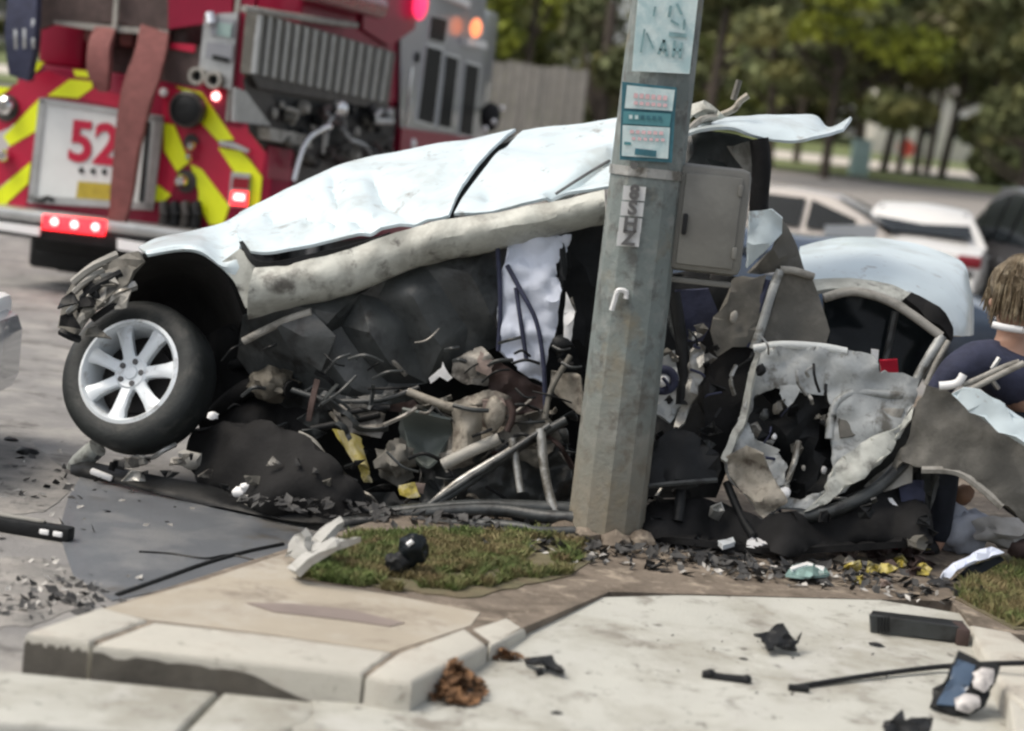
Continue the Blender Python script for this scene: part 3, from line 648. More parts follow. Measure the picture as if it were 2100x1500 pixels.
rq('chevron_tape', [(333, 180), (362, 180), (395, 200), (417, 230), (415, 255), (447, 292), (478, 352), (508, 362), (512, 425), (468, 430), (412, 350), (390, 338), (360, 257), (333, 250)], M_chevr, .006, .006)
rq('chevron_tape', [(333, 312), (362, 355), (352, 400), (320, 375)], M_chevr, .006, .006)
rq('chevron_tape', [(455, 258), (520, 262), (545, 310), (537, 360), (512, 325), (492, 308), (480, 288)], M_chevr, .006, .006)
rq('chevron_tape', [(62, 155), (98, 145), (143, 163), (97, 197), (80, 203), (20, 262), (0, 270), (-60, 270), (-60, 230)], M_chevr, .006, .006)
rq('chevron_tape', [(18, 302), (78, 268), (64, 332), (-40, 415), (-60, 380)], M_chevr, .006, .006)
rq('chevron_tape', [(160, 203), (190, 181), (250, 195), (250, 222)], M_chevr, .006, .006)
rq('chevron_tape', [(7, 424), (57, 380), (52, 432), (10, 432)], M_chevr, .006, .006)
# rear compartment door with number
DR = rq('compartment_door', [(82, 203), (333, 241), (312, 428), (57, 412)], M_twhite, .045, .05)
for uv in [[(80, 200), (335, 238), (334, 250), (81, 212)], [(80, 203), (94, 205), (71, 414), (57, 412)], [(318, 240), (335, 242), (314, 429), (298, 428)], [(58, 400), (315, 418), (313, 432), (56, 416)]]:
    rq('frame', uv, M_stain, .06, .02, DR)
rq('frame', [(300, 250), (308, 251), (294, 415), (284, 414)], M_black, .062, .01, DR)
def rtext(body, u, v, px_h, m, parent, off=.052, bold=.0):
    o = RP(u, v, off); s = (RP(u, v - 50, off) - o).length / 50
    M4 = frame_mat(o, -LF, Vector((0, 0, 1)), -FW); return text('number', body, px_h * s * 1.38, M4, M_chevr, parent, bold)
rtext('52', 192, 298, 84, M_chevr, DR, .054, .014)
for u in (167, 191, 214): lathe('badge', [(0, -.008), (.026, -.008), (.026, .004), (0, .004)], RP(u, 350 + (u - 167) * .06, .05), FW, M_black, DR, 8)
rq('gold_badge', [(160, 372), (232, 378), (226, 420), (155, 412)], M_gold, .052, .005, DR)
tube('handle', [RP(u, v, .08) for u, v in [(70, 410), (85, 412), (98, 405), (108, 414)]], .02, M_black, DR, 6, 3, None, True)
# hoses pulled from the bed and hanging down the back
HZ = thing('hanging_hose', RP(260, 470, .3), 'dull red flat hose hanging from the hose bed over the number door', 'hose')
def rpatch(name, rows, m, parent, thick): return patch(name, [[RP(u, v, o) for u, v, o in r] for r in rows], m, parent, thick, 4, 4, .01, 5, 2, None, 40, True)
rpatch('hose_length', [[(292, 62, .02), (350, 78, .02)], [(278, 120, .2), (333, 150, .2)], [(255, 190, .3), (315, 208, .3)], [(240, 300, .32), (292, 300, .32)], [(232, 400, .3), (276, 400, .3)], [(224, 470, .28), (256, 474, .28)]], M_hose, HZ, .07)
H2 = thing('hose_loop', RP(205, 190, .3), 'short dull red hose loop hanging above the door number', 'hose')
rpatch('hose_length', [[(196, 70, .0), (238, 72, .0)], [(188, 100, .2), (232, 104, .2)], [(186, 150, .24), (229, 158, .24)], [(205, 182, .2), (226, 186, .2)]], M_hose, H2, .07)
NV = thing('navy_hose_pack', RP(55, 160, .3), 'folded navy hose pack hanging at the top left of the fire engine', 'hose')
rpatch('hose_pack', [[(22, -70, .1), (92, -70, .1)], [(24, 0, .2), (86, 4, .2)], [(20, 80, .25), (82, 84, .25)], [(28, 150, .2), (70, 166, .2)]], M_navy, NV, .09)
for k in range(3): rpatch('strap', [[(30 + k * 18, -20, .26), (36 + k * 18, -20, .26)], [(30 + k * 18, 70, .33), (36 + k * 18, 70, .33)], [(30 + k * 18, 100, .33), (36 + k * 18, 100, .33)]], M_stain, NV, .01)
rq('bed_cover', [(84, -60), (345, -60), (345, 70), (250, 48), (120, 45), (84, 60)], M_hosed, -.02, .06)
rq('bed_edge', [(110, 42), (345, 62), (342, 74), (190, 62), (110, 50)], M_ltgrey, .02, .05)
rq('bed_edge', [(238, -60), (246, -60), (238, 60), (229, 60)], M_ltgrey, .05, .03)
rq('bed_panel', [(345, -60), (480, -60), (474, 40), (345, 60)], M_red, -.01, .06)
rq('bed_panel', [(330, 90), (412, 96), (405, 180), (325, 165)], M_hosed, .0, .05)
rq('bed_panel', [(350, 88), (400, 92), (398, 108), (348, 100)], M_chevr, .03, .02)
# steel post with ports, red corner post
rq('steel_post', [(420, 30), (488, 26), (474, 185), (405, 165)], M_stain, .1, .14)
for uv in [[(432, 34), (480, 40), (478, 78), (430, 72)], [(424, 86), (478, 92), (474, 126), (420, 118)]]: rq('control_panel', uv, M_silver, .12, .03)
rq('label_plate', [(446, 46), (476, 50), (472, 78), (444, 72)], M_util, .135, .01)
rq('label_plate', [(436, 112), (470, 120), (468, 130), (434, 122)], M_black, .13, .01)
tube('knob', [RP(431, 28, .14), RP(434, 50, .16)], .05, M_chrome, FT, 8, 1, None, True)
for u, v in ((411, 157), (445, 165)):
    P = lathe('hose_port', [(.045, 0), (.075, 0), (.075, -.1), (.05, -.1)], RP(u, v, .08), FW, M_ltgrey, FT, 20, True); lathe('bore', [(0, -.03), (.05, -.03), (.05, .01), (0, .01)], RP(u, v, .08), FW, M_black, P, 16)
rq('corner_post', [(489, -60), (530, -60), (490, 258), (462, 250)], M_red, .03, .08); rq('corner_trim', [(488, -60), (498, -60), (469, 250), (462, 248)], M_ltgrey, .045, .02)
# round siren speaker, hydrant caps, small fittings
S = lathe('siren_speaker', [(0, -.16), (.06, -.17), (.13, -.14), (.15, -.06), (.14, 0), (0, 0)], RP(393, 226, .02), FW, M_black, FT, 28); lathe('rim', [(.135, -.15), (.16, -.13), (.16, -.04), (.135, -.04)], RP(393, 226, .02), FW, M_pump, S, 24, True)
for u, v, r in ((400, 300, .045), (396, 322, .035), (378, 372, .06), (18, 218, .08), (12, 320, .06)):
    lathe('discharge_cap', [(0, -.12), (r * .6, -.12), (r, -.09), (r, -.02), (r * .7, 0), (0, 0)], RP(u, v, .01), FW, M_chrome, FT, 14)
for u, v, r in ((393, 292, .07), (382, 372, .1), (14, 222, .12)): lathe('flange', [(0, -.02), (r, -.02), (r, 0), (0, 0)], RP(u, v, .012), FW, M_pump, FT, 20)
for u in (336, 358, 380, 402): tube('hose_fitting', [RP(u, 418, .06), RP(u + 2, 440, .1), RP(u - 2, 470, .08)], .05, M_black if u % 4 else M_pump, FT, 8, 3, None, True)
rq('grab_handle', [(449, 289), (478, 292), (512, 308), (508, 314), (478, 304), (449, 298)], M_stain, .06, .03)
lathe('marker_lamp', [(0, -.03), (.035, -.02), (.04, 0), (0, 0)], RP(336, 190, .02), FW, M_refl, FT, 12); lathe('marker_lamp', [(0, -.03), (.035, -.02), (.04, 0), (0, 0)], RP(443, 198, .02), FW, M_lredc, FT, 12)
# tail lamp tower
TL = rq('tail_light', [(474, 353), (513, 357), (508, 426), (468, 422)], M_stain, .05, .05)
rq('lens', [(478, 364), (510, 367), (508, 389), (475, 387)], M_dred, .065, .02, TL); rq('lens', [(475, 392), (508, 394), (506, 423), (471, 420)], M_lred, .065, .02, TL); rq('lens', [(481, 397), (502, 399), (500, 412), (478, 410)], M_lredc, .07, .01, TL)
# rear step and lamps
z0, z1 = cz(250, 500), cz(250, 470)
tb('rear_step', -.04, 2.54, -.42, 0, .60, .70, M_stain, bev=.02)
tb('bumper', -.02, 2.52, -.40, -.05, .46, .60, M_black, bev=.02)
def step(uv, m, off, th, nm): return rq(nm, uv, m, off, th)
step([(-60, 447), (82, 466), (80, 484), (-60, 463)], M_refl, .44, .02, 'reflective_strip'); step([(240, 490), (296, 499), (292, 520), (240, 512)], M_refl, .44, .02, 'reflective_strip')
LB = step([(88, 440), (216, 452), (212, 484), (86, 470)], M_lred, .44, .03, 'rear_lamp_bar')
for u, v in ((112, 455), (153, 461), (196, 466)):
    l = lathe('lamp', [(0, -.05), (.04, -.04), (.055, 0), (0, 0)], RP(u, v, .45), FW, M_lred, LB, 18); 
    lathe('lamp_core', [(0, -.03), (.03, -.02), (.035, 0), (0, 0)], RP(u, v, .495), FW, M_lredc, LB, 12)
# right side: ribbed ladder locker, pump bay, cab
sb = lambda u, v: loc(SP(u, v))[1]
LK = sq('ribbed_locker', [(528, 24), (812, 108), (796, 214), (516, 152)], M_olive, .07, .10)
for i in range(15):
    t = (i + .2) / 15; ua, va, ub, vb = 530 + 280 * t, 27 + 83 * t, 518 + 277 * t, 150 + 62 * t; w = 6.5 - 2 * t
    sq('rib', [(ua, va), (ua + w, va + 2), (ub + w, vb + 1), (ub, vb)], M_stain, .095, .03, LK)
sq('locker_base', [(516, 152), (796, 214), (800, 228), (530, 180)], M_pump, .06, .08)
sq('pump_bay', [(500, 160), (815, 222), (800, 345), (560, 330), (512, 270)], M_pump, .006, .01)
sq('pump_bay', [(560, 195), (815, 232), (806, 310), (600, 290)], M_black, .01, .006)
sq('steel_gusset', [(484, 180), (505, 188), (556, 258), (480, 250)], M_stain, .03, .03)
sq('pump_ledge', [(552, 262), (636, 278), (640, 304), (556, 288)], M_ltgrey, .12, .12)
for u, v, r in ((560, 232, .05), (585, 236, .05), (575, 215, .03), (640, 262, .04), (730, 270, .05), (760, 262, .04)): lathe('gauge', [(0, -.03), (r * .8, -.03), (r, -.01), (r, 0), (0, 0)], SP(u, v, .02), LF, M_ltgrey, FT, 16)
blob('chrome_ball', SP(697, 224, .3), (.075, .075, .075), M_chrome, FT, 0, 1, 3)
for q in [[(680, 240), (672, 262), (668, 300)], [(705, 244), (710, 270), (722, 292)], [(664, 262), (662, 315)], [(700, 262), (716, 285), (750, 300), (765, 330)]]: tube('lever', [SP(u, v, .16) for u, v in q], .018, M_stain, FT, 6, 3, None, True)
rp_ = random.Random(8)
for i in range(34):                                      # pump bay fittings: pipes, valve bodies, gauges
    u, v = rp_.uniform(575, 805), rp_.uniform(205, 335); m_ = rp_.choice([M_black, M_pump, M_olive, M_stain, M_black, M_hosed, M_ltgrey])
    if i % 2: tube('pipe', [SP(u, v, .05), SP(u + rp_.uniform(-20, 25), v + rp_.uniform(5, 20), .14), SP(u + rp_.uniform(-20, 30), v + rp_.uniform(20, 50), .08)], rp_.uniform(.012, .035), m_, FT, 7, 3, None, True)
    else: r_ = rp_.uniform(.03, .07); lathe('valve', [(0, -.1), (r_ * .7, -.1), (r_, -.06), (r_, -.02), (r_ * .6, 0), (0, 0)], SP(u, v, .02), LF, m_, FT, 12)
tube('grab_rail', [SP(u, v, .2) for u, v in [(600, 372), (610, 335), (622, 300), (640, 277), (668, 262), (676, 262)]], .028, M_chrome, FT, 8, 4, None, True)
sq('lower_panel', [(552, 300), (604, 308), (596, 372), (548, 366)], M_red, .03, .03); sq('lower_panel', [(608, 300), (800, 330), (800, 400), (600, 400)], M_pump, .02, .02)
tube('roof_rail', [SP(u, v, .1) for u, v in [(500, 18), (640, 40), (730, 52)]], .03, M_ltgrey, FT, 8, 3, None, True)
tube('roof_hose', [SP(u, v, .16) for u, v in [(560, -40), (660, -16), (775, 16)]], .11, M_dred, FT, 10, 3, None, True)
b0, b1 = sb(815, 200), sb(1003, 200)
CABZ = 3.25
tb('cab', -.03, 2.5, BL + .05, b1, .75, CABZ, M_silver, bev=.08)
sq('cab_side', [(822, -60), (1000, -30), (975, 282), (822, 262)], M_silver, .04, .02)
for uv in [[(886, 33), (919, 41), (912, 88), (881, 80)], [(877, 95), (908, 104), (890, 256), (858, 246)], [(917, 114), (941, 121), (925, 264), (900, 258)], [(957, 130), (984, 138), (968, 280), (943, 274)]]:
    cx, cyy = sum(p[0] for p in uv) / 4, sum(p[1] for p in uv) / 4
    fr = sq('window', [(cx + (u - cx) * 1.12, cyy + (v - cyy) * 1.07) for u, v in uv], M_twhite, .055, .02); sq('pane', uv, M_cabw, .062, .01, fr)
lathe('door_handle', [(0, -.02), (.05, -.02), (.06, 0), (0, 0)], SP(856, 118, .05), LF, M_black, FT, 12); lathe('fuel_cap', [(0, -.02), (.08, -.02), (.1, 0), (0, 0)], SP(842, 222, .05), LF, M_stain, FT, 16)
tube('cab_rail', [SP(u, v, .1) for u, v in [(845, 140), (838, 200), (833, 258)]], .02, M_chrome, FT, 8, 2, None, True)
sq('cab_skirt', [(824, 262), (975, 284), (965, 420), (815, 400)], M_red, .06, .03)
lathe('marker_lamp', [(0, -.04), (.05, -.03), (.06, 0), (0, 0)], SP(846, 296, .06), LF, M_refl, FT, 12)
sq('upper_stripe', [(745, -30), (866, -20), (850, 60), (800, 95), (745, 60)], M_red, .05, .03)
blob('beacon', SP(862, 10, .12), (.08, .12, .16), M_lpk, FT, 0, 1, 3); blob('beacon', SP(976, 58, .16), (.07, .08, .11), M_lor, FT, 0, 1, 3)
sq('beacon_ledge', [(960, 78), (998, 86), (1000, 100), (960, 94)], M_refl, .12, .1); sq('drip_rail', [(900, -30), (965, 2), (964, 16), (900, -10)], M_refl, .1, .08)
MR = blob('mirror', SP(1005, 240, .35), (.12, .08, .17), M_black, FT, .05, 2, 3)
for u, v in ((1030, 222), (1013, 250), (996, 265)): blob('lamp', SP(u, v, .5), (.03, .03, .035), M_refl, MR, 0, 1, 2)
tube('mirror_arm', [SP(985, 225, .05), SP(1003, 232, .35)], .02, M_black, FT, 6, 1, None, True)
for b, a in ((1.5, .22), (1.5, .58), (1.5, 1.92), (1.5, 2.28), (7.1, .22), (7.1, 2.28)):
    w = lathe('wheel', [(.26, -.16), (.46, -.16), (.52, -.1), (.52, .1), (.46, .16), (.26, .16)], T(a, b, .52), LF, M_tyre, FT, 28, True); lathe('hub', [(0, -.12), (.26, -.1), (.27, .1), (0, .12)], T(a, b, .52), LF, M_stain, w, 20)
# ============================================================ OTHER VEHICLES
def make_car(label, loc, yaw, paint, L=4.7, wid=1.82, h=1.45, kind='sedan', name='parked_car', lower=None, group='vehicles stopped behind the wreck'):
    t = thing(name, loc, label, 'car', group); c, s = math.cos(yaw), math.sin(yaw); lx, ly, lz = loc
    def P(x, y, z): return Vector((lx + x * c - y * s, ly + x * s + y * c, lz + z))
    hw = wid / 2
    if kind == 'sedan': st = [(-2.32, .62, .62, .72), (-2.25, .55, .88, .80), (-1.75, .45, 1.0, .88), (-1.55, .4, 1.02, .9), (-.75, .35, 1.0, .91), (.3, .32, .98, .91), (1.15, .33, .96, .9), (1.7, .38, .86, .87), (2.18, .45, .72, .80), (2.32, .5, .55, .70)]
    else: st = [(-2.3, .62, .75, .78), (-2.25, .5, 1.05, .84), (-2.1, .42, 1.1, .88), (-1.7, .38, 1.1, .9), (-.75, .35, 1.08, .91), (.4, .32, 1.06, .91), (1.15, .33, 1.05, .9), (1.7, .38, .98, .88), (2.18, .45, .86, .82), (2.32, .5, .6, .72)]
    roof = {'sedan': [(-1.62, 1.0), (-1.2, 1.26), (-.75, h - .04), (-.2, h), (.3, h - .02), (.75, 1.22), (1.2, .97)], 'suv': [(-2.2, 1.08), (-2.02, 1.45), (-1.8, h - .05), (-.4, h), (.35, h - .03), (.75, 1.38), (1.2, 1.06)]}[kind]
    V, F = [], []; sx = L / 4.64
    for x, zb, zt_, w in st:
        w *= hw / .91; V += [P(x * sx, y, z) for y, z in [(-w * .86, zb * .62), (-w, zb + .08), (-w * 1.01, (zb + zt_) / 2 + .05), (-w * .95, zt_ - .02), (-w * .6, zt_ + .02), (0, zt_ + .035), (w * .6, zt_ + .02), (w * .95, zt_ - .02), (w * 1.01, (zb + zt_) / 2 + .05), (w, zb + .08), (w * .86, zb * .62)]]
    n = 11
    for i in range(len(st) - 1):
        for k in range(n): F.append((i * n + k, i * n + (k + 1) % n, (i + 1) * n + (k + 1) % n, (i + 1) * n + k))
    F += [tuple(range(n)), tuple(range((len(st) - 1) * n, len(st) * n))]; body = fin('body', V, F, paint, t, 35)
    V, F = [], []; m = 7
    def rw(z): return hw * (.96 - .30 * max(0, (z - 1.0) / (h - 1.0)))
    base = 1.0 if kind == 'sedan' else 1.07
    for x, z in roof:
        w = rw(z); wb = hw * .93; V += [P(x * sx, y, zz) for y, zz in [(-wb, base - .03), (-w, z - .03), (-w * .9, z), (0, z + .03), (w * .9, z), (w, z - .03), (wb, base - .03)]]
    F = [(i * m + k, i * m + k + 1, (i + 1) * m + k + 1, (i + 1) * m + k) for i in range(len(roof) - 1) for k in range(m - 1)]
    fin('cabin', V, F, paint, t, 30)
    def glass(nm, pts): o = prism(nm, pts, ((pts[1] - pts[0]).cross(pts[2] - pts[0])).normalized(), .004, M_glass, t); return o
    for sgn in (-1, 1):
        e = sgn * .012; xs = [(-1.15, -.52), (-.44, .28), (.36, .85)] if kind == 'sedan' else [(-1.95, -1.15), (-1.05, -.4), (-.3, .5), (.58, .9)]
        for xa, xb in xs:
            def zr(x):
                for (q0, z0), (q1, z1) in zip(roof, roof[1:]):
                    if q0 <= x <= q1: return z0 + (z1 - z0) * (x - q0) / (q1 - q0)
            za, zb2 = zr(xa) - .09, zr(xb) - .09
            pts = [P(xa * sx, sgn * hw * .935 + e, base + .02), P(xb * sx, sgn * hw * .935 + e, base + .02)] + ([P(xb * sx, sgn * rw(zb2) + e, zb2)] if zb2 > base + .1 else []) + [P(xa * sx, sgn * rw(za) + e, za)]
            glass('side_window', pts)
        blob('wing_mirror', P(.85 * sx, sgn * (hw + .1), base + .06), (.10, .08, .07), paint, t, 0, 1, 2)
        for x in ((-1.0, .1) if kind == 'sedan' else (-1.0, .15)): box('door_handle', P(x * sx, sgn * (hw * .985), .86), (.16, .04, .03), M_chrome, t, Matrix.Rotation(yaw, 3, 'Z'), .008)
    (xr0, zr0), (xr1, zr1) = (roof[0], roof[2]); (xf0, zf0), (xf1, zf1) = (roof[-1], roof[-3])
    glass('rear_window', [P(xr0 * sx - .03, y * hw * .74, zr0 + .09) for y in (-1, 1)] + [P(xr1 * sx - .09, y * hw * .62, zr1 - .03) for y in (1, -1)])
    glass('windscreen', [P(xf0 * sx - .02, y * hw * .78, zf0 + .07) for y in (-1, 1)] + [P(xf1 * sx + .08, y * hw * .64, zf1 - .04) for y in (1, -1)])
    for x in (-1.4, 1.42):
        for sgn in (-1, 1):
            w = lathe('wheel', [(.2, -.1), (.29, -.11), (.33, -.07), (.33, .07), (.29, .11), (.2, .1)], P(x * sx, sgn * (hw - .12), .33), (-s, c, 0), M_tyre, t, 24, True); lathe('rim', [(0, -.12), (.2, -.112), (.21, .112), (0, .12)], P(x * sx, sgn * (hw - .12), .33), (-s, c, 0), M_alloy, w, 16)
    zl = .82 if kind == 'sedan' else .95
    for sgn in (-1, 1):
        box('tail_light', P(-2.27 * sx, sgn * hw * .72, zl), (.12, .3, .15), M_dred, t, Matrix.Rotation(yaw, 3, 'Z'), .03); box('headlight', P(2.2 * sx, sgn * hw * .68, .66), (.2, .34, .14), M_refl, t, Matrix.Rotation(yaw, 3, 'Z'), .04)
    box('rear_bumper', P(-2.3 * sx, 0, .5), (.16, wid * .84, .2), lower or paint, t, Matrix.Rotation(yaw, 3, 'Z'), .05)
    box('front_bumper', P(2.27 * sx, 0, .45), (.22, wid * .86, .42), lower or paint, t, Matrix.Rotation(yaw, 3, 'Z'), .10)
    return t, P
M_pearl = mat('pearl car paint', (.47, .43, .39), .25, coat=.7, var=.03, bump=0)
M_slate = mat('dark blue car paint', (.035, .055, .09), .25, coat=.7, var=.1, bump=0)
M_silvc = mat('silver car paint', (.50, .53, .56), .25, .3, coat=.7, var=.04, bump=0)
M_darks = mat('dark grey car paint', (.06, .06, .065), .3, coat=.6, var=.1, bump=0)
def onroad(u, v, Y): p = W(u, v, Y); return Vector((p.x, Y, zt(Y) + .006))
make_car('pearl white sedan with dark side windows seen above the torn wreck', onroad(1600, 500, 26.5) , R(158), M_pearl, kind='sedan', h=1.50)
c2, P2 = make_car('low dark blue sedan just behind the wrecked roof', onroad(1680, 520, 19) + Vector((-.45, 0, -.05)), R(-12), M_slate, kind='sedan', h=1.20)
make_car('white sedan stopped right of the pearl sedan', onroad(1935, 500, 25.5) + Vector((0, 1.5, .02)), R(78), mat('white sedan paint', (.74, .73, .70), .25, coat=.7, var=.03, bump=0), kind='sedan')
make_car('dark grey sport utility vehicle cut by the right edge of the picture', onroad(2148, 460, 27), R(93), M_darks, kind='suv', h=1.84)
make_car('silver car whose rounded nose just enters at the left edge', Vector((W(18, 760, 9.1).x - 2.535, 9.1, .03)), R(0), M_silvc, kind='sedan', group='vehicles stopped behind the wreck')
pl_ = W(1745, 476, 24.2)
prism('number_board', [W(1692, 462, 24.3), W(1800, 462, 24.3), W(1798, 490, 24.3), W(1690, 490, 24.3)], (0, -1, 0), .04, M_silvc, None, ('pale blank board standing up behind the wrecked white roof', 'board'))

# ============================================================ THE WRECK
WK = thing('wrecked_car', G(760, 1010, 0), 'crushed white car torn in two around the pole, front wheel raised on the left', 'car')
# ---- front wheel
WC = W(286, 776, 9.15); WN = Vector((-.30, -.88, .36)).normalized()
# axis basis and a wheel of real size: 0.74 m tyre on a seven-spoke rim
RT, RR, HW = .362, .252, .122
prof = []
for r, h in [(RR - .02, HW * .9), (RR + .012, HW), (RR + .05, HW * 1.02), (RT - .035, HW * .96), (RT - .008, HW * .78), (RT, HW * .5), (RT, -HW * .5), (RT - .008, -HW * .78), (RT - .03, -HW), (RR, -HW), (RR - .02, -HW * .9)]: prof.append((r, h))
TY = lathe('tyre', prof, WC, WN, M_tyre, WK, 64, True)
ax = WN; bx = ax.cross(Vector((0, 0, 1))).normalized(); by = bx.cross(ax)
def wp(r, a, h): return WC + (bx * math.cos(a) + by * math.sin(a)) * r + ax * h
RM = lathe('rim', [(RR + .004, HW * .98), (RR - .012, HW * 1.03), (RR - .026, HW * .9), (RR - .04, .02), (RR - .045, -HW), (RR, -HW)], WC, WN, M_alloy, TY, 56, False)
lathe('brake_disc', [(0, .0), (.17, .0), (.17, -.03), (.24, -.03), (.24, -.05), (0, -.05)], WC, WN, mat('brake iron', (.025, .022, .022), .7, .3), TY, 32)
for k in range(7):
    a = 2 * math.pi * k / 7 + .25; V, F = [], []
    for r, hw_, h in [(.05, .034, HW * .70), (.11, .029, HW * .82), (.18, .033, HW * .90), (RR - .012, .048, HW * .93)]:
        t_ = Vector((0, 0, 0)) + (bx * -math.sin(a) + by * math.cos(a)); c_ = wp(r, a, 0)
        V += [c_ + t_ * -hw_ + ax * (h - .008), c_ + t_ * (-hw_ * .7) + ax * h, c_ + t_ * (hw_ * .7) + ax * h, c_ + t_ * hw_ + ax * (h - .008), c_ + t_ * hw_ * .8 + ax * (h - .05), c_ - t_ * hw_ * .8 + ax * (h - .05)]
    F = [(i * 6 + j, i * 6 + (j + 1) % 6, (i + 1) * 6 + (j + 1) % 6, (i + 1) * 6 + j) for i in range(3) for j in range(6)] + [tuple(range(6)), tuple(range(18, 24))]
    fin('spoke', V, F, M_alloy, TY, 35)
lathe('hub', [(.085, HW * .45), (.085, HW * .72), (.07, HW * .80), (.035, HW * .74), (.03, HW * .8), (0, HW * .82)], WC, WN, M_alloy, TY, 32)
for k in range(5): a = 2 * math.pi * k / 5 + .5; lathe('lug_nut', [(0, HW * .83), (.0135, HW * .83), (.0155, HW * .7)], wp(.056, a, 0), WN, M_tagk, TY, 10)
# ---- wheel arch, bumper corner
patch('wheel_arch_liner', [[(205, 590, 9.35), (262, 545, 9.2), (330, 518, 9.1), (400, 516, 9.05), (452, 545, 9.05), (485, 590, 9.05), (508, 650, 9.08)],
                           [(225, 620, 9.55), (280, 570, 9.5), (340, 545, 9.45), (400, 545, 9.4), (445, 575, 9.4), (478, 620, 9.4), (500, 680, 9.4)],
                           [(300, 690, 9.85), (330, 620, 9.85), (370, 600, 9.85), (400, 605, 9.85), (440, 640, 9.8), (470, 700, 9.75), (505, 760, 9.6)],
                           [(380, 800, 9.9), (390, 760, 9.9), (400, 740, 9.9), (420, 735, 9.9), (440, 760, 9.85), (480, 800, 9.75), (520, 840, 9.6)]], M_liner, WK, .02, 5, 5, .03, 4, 1)
patch('front_fender', [[(286, 512, 9.42), (330, 492, 9.5), (400, 478, 9.62), (460, 462, 9.68), (498, 440, 9.75)],
                       [(292, 517, 9.2), (350, 500, 9.22), (405, 495, 9.25), (455, 500, 9.3), (505, 478, 9.35)],
                       [(300, 521, 9.06), (360, 509, 9.0), (410, 513, 8.98), (456, 540, 8.97), (492, 520, 9.0)],
                       [(306, 524, 9.05), (362, 513, 9.0), (412, 518, 8.97), (458, 548, 8.96), (490, 592, 8.96)]], M_white, WK, .012, 6, 5, .006, 3, 2)
sheet('fender_tail', [(452, 540, 8.96), (492, 512, 8.98), (545, 548, 8.95), (600, 550, 8.93), (620, 610, 8.93), (505, 632, 8.95), (482, 580, 8.95)], M_scuff, WK, .012, 22, .012, 6, 3)
sheet('bumper_corner', [(150, 588, 9.2), (205, 545, 9.2), (290, 520, 9.1), (300, 540, 9.08), (265, 590, 9.02), (200, 640, 9.0), (160, 690, 9.02), (125, 675, 9.1), (135, 620, 9.15)], M_olive, WK, .02, 22, .04, 5, 4, jag=5)
for i, (u, v, du, dv, m) in enumerate([(152, 600, 60, -45, M_ltgrey), (168, 615, 80, -55, M_black), (215, 625, 62, -40, M_steel), (140, 642, 40, -28, M_steel), (125, 680, 36, 16, M_black), (160, 670, 30, -40, M_ltgrey), (190, 655, 70, -38, M_liner), (150, 580, 90, -58, M_ltgrey)]):
    tube('bracket', [(u, v, 9.0), (u + du * .5, v + dv * .62, 8.98), (u + du, v + dv, 9.02)], .016 + .004 * (i % 3), m, WK, 6, 3)
for i in range(12):
    r = random.Random(i + 40); u, v = r.uniform(120, 250), r.uniform(560, 690)
    sheet('torn_trim', [(u, v, 9.0), (u + r.uniform(18, 50), v - r.uniform(0, 22), 9.02), (u + r.uniform(20, 50), v + r.uniform(8, 30), 8.98), (u + r.uniform(-8, 10), v + r.uniform(10, 26), 9.0)], [M_olive, M_black, M_ltgrey, M_liner][i % 4], WK, .01, 12, .03, 9, i)
# ---- flank (doors) lying almost flat, sill below
patch('front_door', [[(492, 442, 9.74), (560, 408, 9.80), (640, 372, 9.86), (712, 340, 9.9), (800, 322, 9.92), (880, 304, 9.93), (975, 290, 9.93), (1058, 272, 9.9)],
                     [(486, 470, 9.42), (560, 445, 9.5), (640, 415, 9.5), (705, 395, 9.46), (800, 372, 9.52), (880, 350, 9.52), (950, 340, 9.52), (1000, 320, 9.5)],
                     [(492, 492, 9.1), (560, 490, 9.12), (640, 466, 9.16), (712, 448, 9.08), (800, 430, 9.16), (870, 412, 9.14), (925, 400, 9.13), (948, 392, 9.12)],
                     [(515, 520, 8.93), (560, 524, 8.9), (640, 510, 8.9), (715, 492, 8.88), (790, 474, 8.88), (850, 462, 8.87), (895, 455, 8.86), (922, 448, 8.86)]], M_white, WK, .014, 12, 12, .014, 2.6, 5, None, 28, False,
      [([(688, 372), (684, 395), (700, 430), (690, 470)], 22, -.035), ([(560, 452), (620, 440), (700, 448), (760, 470)], 24, -.045), ([(770, 380), (790, 420), (850, 452)], 30, -.035), ([(520, 466), (600, 432), (700, 395), (820, 368), (940, 345)], 22, .015), ([(600, 500), (680, 470), (760, 455)], 18, .03), ([(640, 405), (655, 430), (630, 462)], 16, -.02)])
patch('rear_door', [[(1072, 276, 9.9), (1120, 268, 9.9), (1180, 262, 9.88), (1262, 250, 9.85), (1330, 238, 9.8)],
                    [(1018, 322, 9.5), (1080, 318, 9.5), (1150, 310, 9.48), (1240, 300, 9.45), (1320, 290, 9.4)],
                    [(962, 392, 9.12), (1040, 385, 9.12), (1130, 370, 9.08), (1220, 352, 9.08), (1310, 335, 9.05)],
                    [(932, 446, 8.86), (1010, 440, 8.86), (1090, 420, 8.85), (1170, 400, 8.84), (1300, 385, 8.82)]], M_white, WK, .014, 12, 12, .012, 2.6, 9, None, 28, False,
      [([(1010, 372), (1100, 350), (1240, 322)], 26, .03), ([(1000, 410), (1120, 385), (1250, 362)], 22, -.03), ([(1130, 400), (1190, 368), (1260, 325)], 16, -.05), ([(1040, 300), (1120, 312), (1260, 280)], 24, -.025)])
patch('door_gap', [[(1050, 280, 9.93), (1078, 282, 9.93)], [(995, 328, 9.55), (1020, 328, 9.55)], [(945, 396, 9.17), (966, 396, 9.17)], [(915, 454, 8.9), (936, 452, 8.9)]], M_black, WK, .01, 2, 5)
tube('door_crease', [(1010, 300, 9.72), (1040, 290, 9.80), (1075, 275, 9.9), (1140, 262, 9.95)], .012, M_ltgrey, WK, 6, 4)
